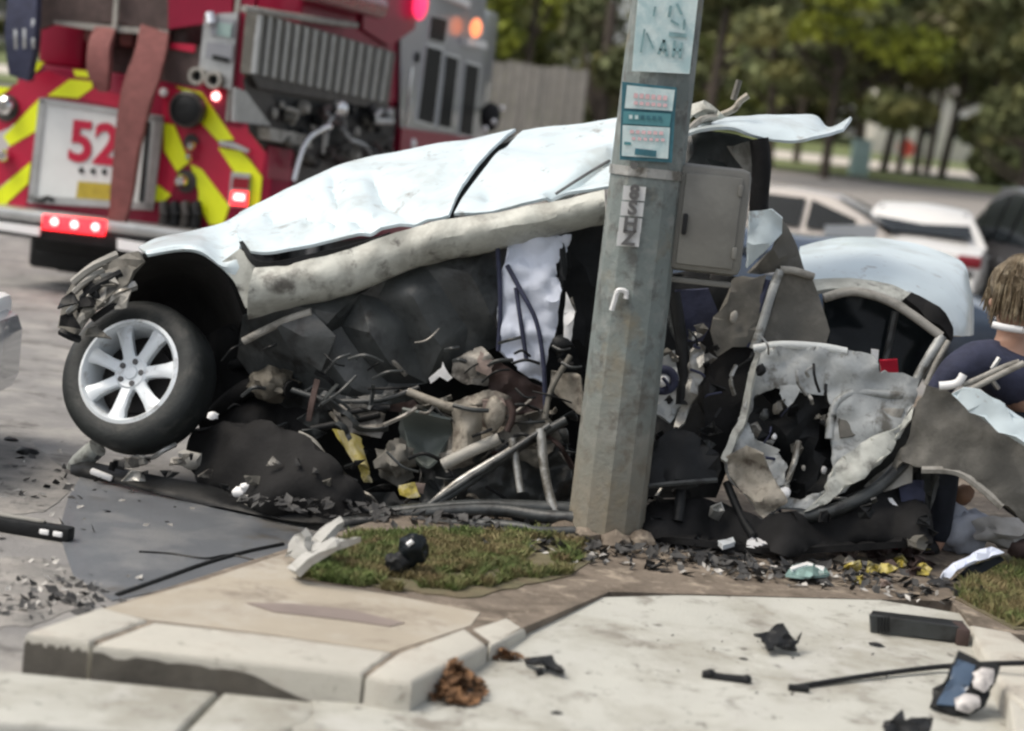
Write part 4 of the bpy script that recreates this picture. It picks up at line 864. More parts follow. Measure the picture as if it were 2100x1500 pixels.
tube('door_crease', [(1140, 398, 8.94), (1180, 372, 9.0), (1225, 344, 9.12), (1250, 330, 9.2)], .007, M_tagk, WK, 6, 4)
patch('door_lower_gap', [[(498, 494, 8.99), (540, 536, 8.9), (640, 520, 8.885), (760, 490, 8.875), (800, 476, 8.87)], [(505, 512, 8.98), (545, 554, 8.9), (640, 536, 8.885), (755, 504, 8.88), (800, 482, 8.87)]], M_black, WK, .02, 5, 2)
patch('sill', [[(525, 556, 8.90), (600, 545, 8.88), (700, 520, 8.86), (800, 486, 8.85), (900, 460, 8.84), (1000, 446, 8.83), (1100, 428, 8.82), (1240, 396, 8.80)],
               [(512, 590, 8.86), (600, 576, 8.84), (700, 552, 8.82), (800, 522, 8.80), (900, 494, 8.79), (1000, 476, 8.78), (1100, 456, 8.77), (1240, 424, 8.76)],
               [(508, 628, 8.90), (590, 612, 8.89), (700, 598, 8.87), (790, 566, 8.86), (860, 540, 8.86), (1000, 508, 8.85), (1100, 484, 8.84), (1240, 452, 8.83)],
               [(508, 650, 8.98), (590, 630, 8.98), (700, 606, 8.96), (790, 572, 8.95), (860, 545, 8.95), (1000, 512, 8.94), (1100, 488, 8.93), (1240, 456, 8.92)]], M_scuff, WK, .014, 7, 5, .016, 5, 12, None, 30)
for u, v in ((968, 478), (664, 562)): p = W(u, v, 8.775 if u > 900 else 8.83); lathe('sill_hole', [(0, -.012), (.018, -.01), (.022, .02)], p, (0, 1, -.2), M_black, WK, 12)
# ---- underbody facing the camera
facets('underbody_panel', [(500, 645, 9.05), (600, 628, 8.97), (740, 604, 8.95), (800, 566, 8.95), (870, 546, 8.94), (1000, 512, 8.94), (1046, 508, 8.94), (1030, 600, 8.96), (1026, 705, 8.99), (945, 740, 8.95), (875, 784, 8.92), (780, 816, 8.95), (700, 836, 9.0), (610, 850, 9.15), (540, 800, 9.25), (490, 730, 9.3),
   (690, 645, 8.87), (775, 612, 8.95), (850, 612, 8.82), (905, 590, 8.90), (935, 640, 8.93), (965, 560, 8.86), (1005, 640, 8.85), (560, 700, 9.08), (650, 690, 8.93), (700, 665, 8.98), (760, 684, 8.80), (830, 660, 8.92), (885, 684, 8.83), (960, 672, 8.93), (600, 780, 9.12), (690, 755, 8.92), (745, 730, 8.97), (800, 748, 8.82), (850, 722, 8.94), (905, 712, 8.86), (985, 700, 8.95), (720, 795, 8.9), (800, 785, 8.98)], 16, M_under, WK)
facets('undertray_flap', [(565, 660, 8.95), (640, 640, 8.92), (690, 690, 8.86), (660, 760, 8.9), (600, 720, 8.95), (620, 690, 8.88)], 5, M_under, WK, .01)
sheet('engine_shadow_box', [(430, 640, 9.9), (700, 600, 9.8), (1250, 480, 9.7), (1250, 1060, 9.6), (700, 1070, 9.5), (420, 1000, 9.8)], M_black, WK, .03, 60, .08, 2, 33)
# ---- lower left: black bumper skin on the ground, lamps and fragments
patch('bumper_skin', [[(150, 960, 9.3), (200, 958, 9.2), (330, 985, 9.0), (450, 1010, 8.9), (600, 1040, 8.7), (740, 1052, 8.55)],
                      [(150, 975, 9.2), (200, 975, 9.1), (330, 1008, 8.9), (450, 1035, 8.78), (600, 1066, 8.6), (740, 1075, 8.45)],
                      [(165, 985, 9.18), (210, 986, 9.08), (330, 1016, 8.88), (450, 1044, 8.76), (600, 1076, 8.57), (740, 1084, 8.42)]], M_black, WK, .02, 6, 3, .02, 4, 40)
sheet('black_liner_sheet', [(400, 880, 9.2), (480, 868, 9.0), (560, 870, 8.9), (640, 905, 8.8), (700, 960, 8.7), (745, 1010, 8.6), (768, 1050, 8.55), (700, 1080, 8.5), (560, 1055, 8.7), (430, 1010, 9.0), (380, 950, 9.2)], M_liner, WK, .02, 14, .04, 2, 41, smooth=60, bulge=.15)
sheet('black_liner_sheet', [(395, 700, 9.6), (520, 660, 9.5), (640, 700, 9.3), (690, 800, 9.2), (660, 900, 9.1), (520, 880, 9.2), (420, 900, 9.4), (400, 800, 9.5)], M_liner, WK, .02, 16, .08, 2.4, 43, smooth=60)
tube('suspension_arm', [(430, 860, 9.35), (500, 800, 9.2), (560, 790, 9.1), (600, 800, 9.0)], .045, M_liner, WK, 10, 4)
blob('knuckle', W(560, 790, 9.05), (.11, .08, .08), mat('greasy casting', (.11, .10, .08), .55, .3, scale=12, var=.4, bump=.3), WK, .35, 7, 3)
tube('drive_shaft', [(450, 760, 9.5), (560, 720, 9.25), (660, 690, 9.1)], .035, M_black, WK, 10, 2)
tube('bumper_bar', [(150, 975, 9.35), (165, 950, 9.3), (200, 918, 9.25)], .05, mat('pale grey plastic', (.45, .48, .46), .5, scale=9, var=.2, dirt=[((.15, .15, .14), .25, 12)]), WK, 10, 4)
tube('bent_strip', [(255, 945, 9.0), (285, 938, 8.95), (310, 940, 8.95), (335, 925, 8.95), (360, 912, 9.0)], .012, M_steel, WK, 6, 4)
tube('bent_strip', [(236, 950, 9.05), (262, 952, 9.0), (300, 945, 8.95)], .02, M_ltgrey, WK, 6, 4)
box('chrome_piece', W(208, 974, 9.0), (.11, .03, .03), M_refl, WK, Matrix.Rotation(R(15), 3, 'Y'), .01)
rf = random.Random(77)
for i in range(26):
    u, v = rf.uniform(190, 760), 0; lo, hi = (930, 985) if u < 400 else (880 + (u - 400) * .2, 1050); v = rf.uniform(lo, hi); Y = 9.0 - (u - 200) / 560 * .5
    s = rf.uniform(5, 13); q = [(u + s * rf.uniform(-1, 1) * 1.3 + (s if k in (1, 2) else -s), v + (s * .7 if k in (2, 3) else -s * .7) + rf.uniform(-4, 4), Y - .05) for k in range(4)]
    sheet('fragment', q, rf.choice([M_dusty, M_steel, M_olive, M_black, M_black, M_liner, M_black]), WK, .008, 9, .03, 12, i)
for u, v, s in ((390, 942, .055), (505, 1000, .03), (570, 1002, .028), (525, 1035, .055), (437, 853, .025), (490, 1010, .03)): blob('pale_fragment', W(u, v, 8.72 if u > 450 else 8.9), (s, s * .6, s * .8), M_ltgrey if s > .05 else M_refl, WK, .5, 8, 2, None, u)
# ---- middle: airbag, torn floor, yellow plastic, tubes
sheet('deployed_airbag', [(1040, 500, 8.9), (1100, 486, 8.88), (1168, 482, 8.9), (1160, 520, 8.92), (1136, 545, 8.9), (1148, 600, 8.86), (1138, 680, 8.84), (1122, 720, 8.85), (1112, 786, 8.86), (1070, 765, 8.85), (1022, 722, 8.88), (1024, 600, 8.88)], M_bag, WK, .012, 8, .035, 6.5, 50, smooth=60, bulge=.05)
for q in [[(1040, 545, 8.82), (1070, 600, 8.77), (1100, 660, 8.76), (1114, 740, 8.76), (1118, 820, 8.76), (1122, 900, 8.78)], [(1058, 590, 8.79), (1068, 660, 8.78), (1080, 740, 8.78)], [(1020, 500, 8.86), (1026, 620, 8.84), (1022, 720, 8.84)]]: tube('cable', q, .011, M_navy, WK, 8, 4)
tube('seat_belt', [(1150, 500, 8.88), (1155, 560, 8.84), (1140, 620, 8.82), (1135, 690, 8.82), (1150, 730, 8.82)], .02, M_black, WK, 6, 4)
sheet('dark_interior', [(1130, 480, 9.1), (1260, 450, 9.1), (1260, 760, 9.0), (1200, 760, 9.0), (1170, 700, 9.0), (1130, 690, 9.0)], M_black, WK, .02, 30, .04, 4, 52)
for q, m in [([(1160, 600, 8.8), (1178, 640, 8.8), (1168, 700, 8.8), (1152, 720, 8.8)], M_refl), ([(1160, 620, 8.83), (1172, 610, 8.83), (1182, 640, 8.83), (1165, 660, 8.83)], M_ltgrey)]: sheet('bright_trim', q, m, WK, .01, 12, .02, 9, 55)
blob('buckle', W(1150, 705, 8.78), (.05, .04, .04), M_black, WK, .4, 8, 2)
scr = [
 ('torn_floor', [(935, 735, 8.85), (990, 712, 8.83), (1010, 735, 8.82), (1000, 790, 8.82), (960, 790, 8.84), (925, 770, 8.86)], M_dusty, .04),
 ('torn_floor', [(985, 720, 8.8), (1012, 742, 8.8), (1005, 772, 8.8), (975, 760, 8.8)], M_rust, .02),
 ('torn_floor', [(1010, 735, 8.86), (1060, 765, 8.86), (1120, 800, 8.86), (1118, 850, 8.86), (1060, 850, 8.86), (1000, 800, 8.86)], M_brown, .05),
 ('torn_floor', [(820, 800, 8.9), (880, 815, 8.86), (940, 830, 8.84), (970, 870, 8.84), (935, 960, 8.82), (915, 930, 8.82), (930, 850, 8.88), (860, 825, 8.9)], M_beige, .03),
 ('torn_floor', [(930, 825, 8.84), (1000, 800, 8.82), (1045, 815, 8.82), (1040, 870, 8.8), (1010, 920, 8.78), (930, 960, 8.76), (925, 900, 8.82)], M_beige, .05),
 ('torn_floor', [(988, 820, 8.78), (1030, 818, 8.77), (1042, 850, 8.77), (1020, 885, 8.77), (990, 875, 8.78)], M_rust, .03),
 ('torn_floor', [(818, 820, 8.95), (930, 860, 8.95), (925, 920, 8.93), (870, 965, 8.92), (820, 900, 8.95)], mat('dull green grey plate', (.13, .15, .14), .5, scale=6, var=.2, bump=.2), .03),
 ('yellow_bracket', [(682, 880, 8.85), (712, 885, 8.83), (742, 900, 8.82), (748, 940, 8.8), (764, 990, 8.76), (748, 990, 8.76), (728, 945, 8.8), (700, 910, 8.83)], M_yel, .03),
 ('yellow_bracket', [(820, 995, 8.65), (850, 990, 8.63), (862, 1018, 8.62), (838, 1022, 8.62), (822, 1015, 8.64)], M_yel, .03),
 ('yellow_bracket', [(852, 990, 8.65), (872, 992, 8.65), (868, 1012, 8.65), (852, 1012, 8.65)], M_rust, .02),
 ('torn_floor', [(770, 920, 8.8), (820, 930, 8.8), (850, 980, 8.75), (820, 1000, 8.72), (780, 980, 8.75)], M_olive, .05),
 ('torn_floor', [(680, 830, 8.9), (740, 825, 8.88), (790, 850, 8.86), (780, 900, 8.84), (720, 890, 8.86), (690, 870, 8.88)], M_dusty, .05),
 ('torn_floor', [(1130, 760, 8.8), (1190, 770, 8.75), (1200, 860, 8.75), (1160, 830, 8.78), (1125, 800, 8.8)], M_beige, .03),
 ('torn_floor', [(1040, 860, 8.8), (1110, 840, 8.8), (1150, 900, 8.78), (1100, 960, 8.76), (1040, 930, 8.78)], M_olive, .06),
 ('torn_floor', [(900, 930, 8.76), (960, 915, 8.72), (1060, 870, 8.72), (1075, 890, 8.72), (970, 950, 8.70), (915, 970, 8.72)], M_dusty, .03),
 ('dark_panel', [(860, 960, 8.85), (1160, 880, 8.85), (1180, 1060, 8.75), (860, 1060, 8.75)], M_under, .06),
 ('white_tear', [(880, 775, 8.78), (905, 755, 8.76), (908, 742, 8.76), (916, 760, 8.76), (928, 775, 8.76), (918, 782, 8.77), (902, 772, 8.77), (884, 786, 8.78)], M_refl, .01),
 ('white_tear', [(835, 800, 8.8), (850, 800, 8.79), (880, 815, 8.78), (878, 822, 8.78), (845, 812, 8.8)], M_refl, .01),
 ('torn_floor', [(640, 800, 8.95), (720, 815, 8.9), (840, 805, 8.86), (850, 818, 8.86), (760, 838, 8.88), (660, 835, 8.92)], M_under, .04),
]
for i, (nm, q, m, a) in enumerate(scr): sheet(nm, q, m, WK, .008, 7, a * .8, 5.5, 60 + i, smooth=50, jag=2)
for q, r, m in [([(868, 1050, 8.5), (930, 995, 8.55), (1010, 945, 8.6), (1120, 880, 8.65)], .016, M_steel), ([(900, 1030, 8.52), (960, 990, 8.56), (1060, 920, 8.62), (1160, 862, 8.68)], .022, M_under), ([(920, 1010, 8.6), (1000, 950, 8.62), (1100, 905, 8.66)], .012, M_ltgrey), ([(1050, 900, 8.62), (1060, 960, 8.58), (1068, 1010, 8.55)], .018, M_steel), ([(1108, 880, 8.6), (1116, 960, 8.55), (1128, 1020, 8.5), (1140, 1052, 8.48)], .022, M_steel), ([(1118, 860, 8.66), (1130, 800, 8.7), (1170, 730, 8.75)], .014, M_olive), ([(640, 880, 8.9), (700, 868, 8.86), (780, 850, 8.84)], .018, M_black), ([(500, 700, 9.0), (580, 660, 8.95), (640, 640, 8.92)], .02, M_ltgrey), ([(612, 890, 8.8), (640, 905, 8.78), (660, 930, 8.76), (672, 945, 8.75)], .016, M_ltgrey)]:
    tube('torn_tube', q, r, m, WK, 8, 4)
rf = random.Random(91)
for i in range(22):                                     # torn ribbons and pipes of thin metal in the belly and behind the wheel
    u = rf.uniform(620, 1170); v = rf.uniform(810, 1035) if u > 760 else rf.uniform(800, 880); Y = rf.uniform(8.62, 8.85); a = rf.uniform(-1.1, 1.6); l = rf.uniform(24, 95); w = rf.uniform(4, 11)
    P_ = []; bend = rf.uniform(-9, 9)
    for k in range(4):
        t_ = k / 3; b_ = math.sin(t_ * 3.1) * bend; uu, vv = u + math.cos(a) * l * t_ - math.sin(a) * b_, v - math.sin(a) * l * t_ - math.cos(a) * b_; P_.append([(uu, vv, Y), (uu + math.sin(a) * w, vv + math.cos(a) * w, Y + rf.uniform(-.05, .05))])
    patch('torn_strip', P_, rf.choice([M_steel, M_under, M_black, M_beige, M_olive, M_under, M_ltgrey, M_brown]), WK, .006, 1, 4, .008, 9, i)
# side skirts trailing along the ground to the pole
for q, r in [([(690, 1078, 8.36), (780, 1065, 8.40), (900, 1050, 8.45), (1020, 1046, 8.46), (1120, 1060, 8.4), (1190, 1062, 8.38)], .03), ([(700, 1092, 8.3), (800, 1082, 8.33), (940, 1074, 8.36), (1060, 1080, 8.3), (1100, 1090, 8.27), (1180, 1090, 8.27)], .022), ([(760, 1060, 8.5), (860, 1048, 8.5), (1000, 1040, 8.5), (1180, 1046, 8.5)], .035)]:
    tube('side_skirt', q, r, M_under, WK, 8, 4)
rf = random.Random(5)
PAL = [M_under, M_black, M_under, M_brown, M_liner, M_black]
for i in range(34):                                    # torn bits filling the open belly of the car
    u = rf.uniform(640, 1180); v = rf.uniform(800, 1045) if u > 760 else rf.uniform(800, 900); Y = rf.uniform(8.85, 9.1); s = rf.uniform(14, 40)
    k = rf.randint(5, 7); q = [(u + math.cos(a) * s * rf.uniform(.5, 1.5), v + math.sin(a) * s * rf.uniform(.3, 1), Y + rf.uniform(-.04, .04)) for a in (6.28 * j / k for j in range(k))]
    sheet('torn_scrap', q, rf.choice(PAL), WK, .008, 10, .035, 5, i, smooth=45)
for i in range(95):
    u = rf.uniform(430, 1180); v = rf.uniform(700, 1030); Y = rf.uniform(8.6, 8.95) + (.25 if u < 640 else 0); a = rf.uniform(-.9, .9); l = rf.uniform(20, 80)
    tube('wire', [(u, v, Y), (u + l * .5, v - l * .5 * a + rf.uniform(-12, 12), Y - .03), (u + l, v - l * a, Y)], rf.uniform(.004, .011), rf.choice([M_black, M_under, M_under, M_black, M_dusty]), WK, 5, 4)

for q, r, m in [([(836, 803, 8.72), (880, 820, 8.7), (928, 836, 8.69), (978, 842, 8.69)], .019, M_beige), ([(908, 954, 8.62), (960, 928, 8.62), (1024, 900, 8.62)], .028, M_ltgrey), ([(1040, 820, 8.68), (1052, 850, 8.67), (1040, 885, 8.67)], .016, M_brown), ([(870, 1042, 8.5), (1010, 950, 8.56), (1128, 872, 8.6)], .014, M_under), ([(600, 800, 8.95), (680, 822, 8.88), (780, 820, 8.84), (860, 795, 8.82)], .014, M_under), ([(700, 850, 8.8), (760, 838, 8.78), (800, 836, 8.78)], .014, M_black)]: tube('torn_tube', q, r, m, WK, 10, 5)
patch('wheel_house_pocket', [[(826, 836, 8.74), (870, 846, 8.72), (925, 858, 8.72)], [(828, 880, 8.84), (872, 890, 8.88), (928, 890, 8.82)], [(840, 930, 8.8), (875, 940, 8.84), (910, 925, 8.78)], [(866, 956, 8.72), (880, 962, 8.72), (896, 950, 8.72)]], mat('dull green grey plate', (.1, .1, .1)), WK, .012, 5, 5, .01, 5, 3)
patch('torn_floor', [[(931, 838, 8.7), (958, 842, 8.66), (986, 838, 8.7)], [(934, 880, 8.72), (958, 884, 8.65), (984, 880, 8.72)], [(930, 930, 8.68), (956, 930, 8.64), (980, 918, 8.7)]], M_beige, WK, .012, 5, 5, .02, 6, 4)
blob('bushing', W(1014, 850, 8.69), (.05, .04, .08), M_beige, WK, .2, 4, 3, None, 4)
blob('casting', W(812, 938, 8.7), (.075, .06, .08), M_olive, WK, .6, 6, 3, None, 6)
patch('yellow_bracket', [[(694, 884, 8.78), (716, 888, 8.76), (738, 898, 8.78)], [(712, 920, 8.76), (728, 922, 8.73), (744, 930, 8.76)], [(732, 955, 8.72), (744, 955, 8.7), (754, 965, 8.72)]], mat('scraped yellow plastic', (.52, .46, .25), .5, scale=12, var=.3, dirt=[((.4, .32, .05), .3, 9)]), WK, .01, 4, 4, .01, 8, 2)

# ---- rear half, right of the pole
patch('torn_roof_flap', [[(1392, 272, 9.2), (1430, 252, 9.3), (1520, 240, 9.5), (1620, 236, 9.6), (1672, 238, 9.6), (1700, 262, 9.6), (1745, 238, 9.62)],
                         [(1388, 280, 9.0), (1432, 262, 9.05), (1520, 252, 9.2), (1610, 258, 9.25), (1670, 262, 9.3), (1700, 268, 9.35), (1742, 246, 9.4)],
                         [(1386, 286, 8.9), (1434, 268, 8.9), (1500, 264, 8.95), (1560, 282, 9.0), (1640, 288, 9.05), (1690, 276, 9.1), (1728, 266, 9.15)]], M_white, WK, .014, 6, 5, .012, 4, 70)
sheet('roof_shard', [(1398, 235, 9.2), (1415, 220, 9.2), (1440, 213, 9.2), (1465, 232, 9.2), (1480, 245, 9.2), (1440, 252, 9.2), (1420, 240, 9.15), (1395, 270, 9.2)], M_scuff, WK, .012, 12, .05, 9, 71)
for q, m in [([(1466, 240, 9.2), (1490, 232, 9.2), (1508, 222, 9.2), (1518, 208, 9.2), (1534, 196, 9.2)], M_beige), ([(1408, 270, 9.0), (1440, 245, 9.1), (1470, 240, 9.15)], M_ltgrey), ([(1504, 205, 9.25), (1516, 165, 9.25)], M_olive)]: tube('roof_shard', q, .016, m, WK, 6, 3)
tube('pillar', [(1556, 285, 9.0), (1562, 340, 9.0), (1556, 420, 9.0), (1560, 450, 9.0)], .045, M_liner, WK, 8, 3)
sheet('roof_lining', [(1390, 285, 9.3), (1440, 275, 9.3), (1540, 290, 9.3), (1545, 350, 9.3), (1400, 345, 9.2), (1385, 340, 9.2)], M_under, WK, .02, 22, .04, 5, 73)
sheet('roof_lining', [(1490, 300, 9.15), (1540, 295, 9.15), (1545, 380, 9.15), (1520, 345, 9.15)], M_ltgrey, WK, .02, 16, .03, 7, 74)
sheet('white_quarter_piece', [(1532, 436, 8.95), (1580, 430, 8.95), (1602, 448, 8.95), (1600, 480, 8.95), (1560, 518, 8.95), (1528, 548, 8.95)], M_white, WK, .014, 16, .03, 5, 75)
sheet('torn_gusset', [(1602, 452, 9.0), (1622, 490, 9.05), (1645, 562, 9.1), (1600, 556, 9.0), (1560, 560, 8.98), (1530, 560, 8.96), (1580, 512, 8.97)], M_olive, WK, .014, 18, .03, 6, 76)
# roof shell: crowned panel turning down into the rear pillar
patch('rear_roof', [[(1640, 508, 10.3), (1700, 492, 10.5), (1780, 486, 10.6), (1860, 498, 10.6), (1930, 518, 10.5), (1978, 545, 10.3), (1992, 600, 10.1), (1996, 650, 10.0), (1996, 688, 9.95)],
                    [(1638, 530, 9.7), (1700, 520, 9.8), (1780, 514, 9.85), (1850, 528, 9.85), (1915, 548, 9.75), (1962, 580, 9.65), (1984, 620, 9.6), (1990, 660, 9.55), (1990, 690, 9.55)],
                    [(1642, 560, 9.35), (1700, 552, 9.4), (1780, 548, 9.42), (1840, 560, 9.42), (1890, 582, 9.36), (1930, 612, 9.3), (1956, 645, 9.28), (1968, 670, 9.26), (1972, 690, 9.25)],
                    [(1650, 582, 9.2), (1700, 578, 9.22), (1780, 576, 9.22), (1830, 588, 9.2), (1872, 606, 9.15), (1902, 630, 9.12), (1922, 655, 9.1), (1934, 676, 9.1), (1940, 690, 9.1)]], M_white, WK, .016, 6, 5, .01, 3, 80)
patch('roof_drip_rail', [[(1645, 582, 9.18), (1710, 578, 9.17), (1790, 584, 9.15), (1850, 602, 9.12), (1892, 632, 9.1)], [(1655, 608, 9.1), (1710, 600, 9.08), (1785, 606, 9.06), (1840, 626, 9.05), (1880, 652, 9.04)]], M_scuff, WK, .02, 5, 4, .008, 5, 81)
patch('rear_pillar', [[(1868, 606, 9.08), (1905, 632, 9.06), (1930, 660, 9.05), (1946, 690, 9.05)], [(1846, 622, 9.05), (1886, 650, 9.02), (1916, 680, 9.0), (1935, 706, 9.0)]], M_liner, WK, .05, 5, 3, .015, 6, 82)
sheet('rear_window_dark', [(1686, 612, 9.22), (1740, 596, 9.24), (1810, 608, 9.22), (1870, 640, 9.2), (1925, 688, 9.18), (1900, 730, 9.18), (1870, 780, 9.15), (1800, 760, 9.15), (1690, 730, 9.15)], M_glass, WK, .01, 30, .01, 3, 83, smooth=50)
tube('rear_window_frame', [(1690, 612, 9.03), (1745, 598, 9.03), (1810, 612, 9.0), (1865, 642, 8.98), (1930, 690, 8.95)], .022, M_ltgrey, WK, 8, 4)
tube('rear_window_frame', [(1932, 690, 8.95), (1912, 722, 8.93), (1890, 760, 8.92), (1874, 790, 8.9)], .024, M_inner, WK, 8, 3)
tube('rear_window_frame', [(1945, 700, 8.93), (1920, 745, 8.9), (1900, 790, 8.88)], .014, M_ltgrey, WK, 8, 3)
tube('seat_frame', [(1836, 640, 9.1), (1824, 700, 9.1), (1815, 750, 9.08)], .018, M_under, WK, 6, 3)
sheet('red_lamp_piece', [(1802, 738, 9.0), (1838, 736, 9.0), (1842, 762, 9.0), (1806, 766, 9.0)], mat('bright red lens', (.5, .02, .045), .3, bump=0), WK, .02, 12, .01, 5, 84)
sheet('white_trim_piece', [(1785, 716, 8.9), (1800, 718, 8.9), (1798, 752, 8.9), (1786, 760, 8.9)], M_refl, WK, .012, 12, .01, 5, 85)
# window of the torn door
DG = sheet('door_window', [(1560, 706, 8.93), (1604, 560, 8.98), (1662, 566, 9.0), (1680, 612, 9.0), (1700, 680, 8.96), (1690, 716, 8.93)], M_olive, WK, .01, 22, .006, 3, 86, smooth=60)
tube('door_window_frame', [(1546, 716, 8.88), (1562, 670, 8.89), (1586, 590, 8.92), (1600, 556, 8.94)], .022, M_inner, WK, 8, 3)
tube('door_window_frame', [(1600, 553, 8.94), (1630, 556, 8.95), (1668, 568, 8.97)], .018, M_ltgrey, WK, 8, 3)
tube('door_seal', [(1532, 712, 8.9), (1552, 650, 8.92), (1575, 575, 8.95)], .018, M_navy, WK, 8, 3)
tube('door_belt_rail', [(1546, 716, 8.84), (1600, 708, 8.82), (1680, 712, 8.81), (1736, 722, 8.81)], .02, M_twhite, WK, 8, 4)
# door shell with its hole and bent skin
sheet('torn_door', [(1548, 718, 8.85), (1620, 712, 8.84), (1700, 716, 8.83), (1790, 730, 8.82), (1800, 765, 8.82), (1850, 765, 8.82), (1882, 780, 8.82), (1872, 830, 8.78), (1840, 900, 8.72), (1790, 960, 8.66), (1720, 1015, 8.6), (1650, 1048, 8.55), (1600, 1044, 8.55), (1570, 1066, 8.53), (1530, 1020, 8.56), (1492, 985, 8.6), (1482, 945, 8.62), (1505, 895, 8.66), (1522, 830, 8.72)], M_inner, WK, .012, 9, .024, 4., 90,
      [[(1545, 812, 8.79), (1590, 795, 8.79), (1640, 806, 8.78), (1690, 812, 8.77), (1712, 850, 8.76), (1702, 900, 8.72), (1706, 960, 8.68), (1690, 1005, 8.64), (1640, 1030, 8.6), (1600, 1020, 8.6), (1612, 960, 8.64), (1590, 920, 8.67), (1545, 900, 8.68), (1530, 860, 8.72)]], None, 45, 2.0)
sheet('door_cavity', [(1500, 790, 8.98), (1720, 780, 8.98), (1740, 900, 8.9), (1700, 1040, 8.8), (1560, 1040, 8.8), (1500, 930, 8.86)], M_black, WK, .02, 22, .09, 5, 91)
patch('door_edge', [[(1548, 722, 8.8), (1534, 790, 8.76), (1518, 860, 8.7), (1498, 900, 8.64), (1478, 948, 8.58)], [(1560, 726, 8.78), (1546, 795, 8.74), (1532, 866, 8.68), (1512, 905, 8.62), (1490, 952, 8.57)]], M_scuff, WK, .02, 5, 2, .012, 8, 92)
sheet('door_skin', [(1705, 960, 8.6), (1760, 915, 8.64), (1850, 870, 8.7), (1872, 835, 8.74), (1868, 862, 8.7), (1820, 935, 8.62), (1760, 985, 8.55), (1690, 1035, 8.5), (1648, 1050, 8.48), (1690, 1010, 8.52)], M_scuff, WK, .012, 9, .018, 5, 93, smooth=50)
sheet('door_skin', [(1488, 935, 8.58), (1530, 915, 8.56), (1560, 930, 8.54), (1590, 985, 8.52), (1610, 1030, 8.5), (1565, 1066, 8.48), (1530, 1018, 8.52), (1498, 980, 8.55)], M_beige, WK, .012, 8, .04, 5, 94, smooth=50)
sheet('door_recess', [(1716, 845, 8.75), (1760, 828, 8.76), (1800, 838, 8.76), (1800, 890, 8.72), (1720, 900, 8.7)], M_olive, WK, .012, 14, .015, 6, 95)
sheet('door_recess', [(1808, 840, 8.75), (1852, 838, 8.76), (1838, 876, 8.73), (1806, 888, 8.72)], M_ltgrey, WK, .012, 14, .015, 6, 96)
tube('door_pressing', [(1700, 900, 8.7), (1706, 850, 8.73), (1722, 820, 8.75), (1760, 806, 8.77), (1850, 812, 8.78)], .02, M_inner, WK, 8, 4)
sheet('door_tongue', [(1596, 792, 8.76), (1644, 794, 8.75), (1626, 826, 8.73), (1614, 838, 8.72), (1604, 822, 8.73)], M_inner, WK, .012, 10, .012, 8, 97)
tube('window_regulator', [(1638, 905, 8.62), (1628, 950, 8.58), (1616, 985, 8.56), (1610, 1012, 8.55)], .014, M_steel, WK, 6, 3)
blob('regulator_motor', W(1608, 1012, 8.54), (.03, .03, .03), M_refl, WK, .3, 6, 2)
for u, v, s, m in ((1594, 838, .022, M_olive), (1568, 850, .02, M_under), (1588, 896, .012, M_refl), (1690, 965, .014, M_refl), (1648, 960, .009, M_ltgrey), (1560, 760, .02, M_black), (1545, 905, .016, M_under)): blob('door_fitting', W(u, v, 8.68), (s, s, s * 1.3), m, WK, .5, 8, 2, None, v)
rf = random.Random(15)
for i in range(60):                                     # torn bits in the door cavity and behind the pole
    reg = rf.random()
    if reg < .4: u, v, Y = rf.uniform(1525, 1710), rf.uniform(810, 1030), rf.uniform(8.7, 8.85)
    elif reg < .75: u, v, Y = rf.uniform(1330, 1500), rf.uniform(640, 1040), rf.uniform(8.65, 8.95)
    else: u, v, Y = rf.uniform(1320, 1900), rf.uniform(1020, 1120), rf.uniform(8.4, 8.7)
    s = rf.uniform(7, 22); k = 5; q = [(u + math.cos(a) * s * rf.uniform(.5, 1.3), v + math.sin(a) * s * rf.uniform(.4, 1.1), Y + rf.uniform(-.04, .04)) for a in (6.28 * j / k for j in range(k))]
    sheet('torn_scrap', q, rf.choice([M_under, M_black, M_steel, M_olive, M_liner, M_black, M_black]), WK, .008, 12, .05, 9, i, smooth=28)
for i in range(26):
    u = rf.uniform(1330, 1700); v = rf.uniform(700, 1030); Y = rf.uniform(8.55, 8.75); l = rf.uniform(-30, 50); h_ = rf.uniform(-60, 60)
    tube('wire', [(u, v, Y), (u + l * .5 + rf.uniform(-10, 10), v + h_ * .5, Y - .03), (u + l, v + h_, Y)], rf.uniform(.004, .01), rf.choice([M_black, M_steel, M_navy]), WK, 5, 4)
# between pole and door
sheet('seat_back', [(1330, 560, 9.3), (1540, 575, 9.25), (1560, 720, 9.2), (1520, 900, 9.0), (1460, 1020, 8.9), (1320, 1020, 8.9), (1310, 760, 9.1)], M_black, WK, .05, 40, .04, 3, 100)
sheet('seat_cushion', [(1452, 720, 9.0), (1540, 712, 9.0), (1530, 830, 8.9), (1490, 930, 8.82), (1410, 980, 8.78), (1440, 850, 8.9)], M_liner, WK, .04, 24, .03, 3, 101)
sheet('centre_pillar_trim', [(1455, 680, 8.92), (1500, 580, 8.96), (1566, 566, 8.98), (1540, 706, 8.93), (1500, 712, 8.92), (1470, 730, 8.92)], M_olive, WK, .03, 20, .02, 5, 102)
blob('trim_clip', W(1505, 650, 8.88), (.018, .012, .03), M_ltgrey, WK, .3, 6, 2)
sheet('silver_trim', [(1412, 720, 8.78), (1432, 702, 8.78), (1446, 712, 8.78), (1438, 780, 8.76), (1404, 870, 8.72), (1380, 890, 8.72), (1406, 800, 8.76)], M_steel, WK, .014, 14, .03, 6, 103)
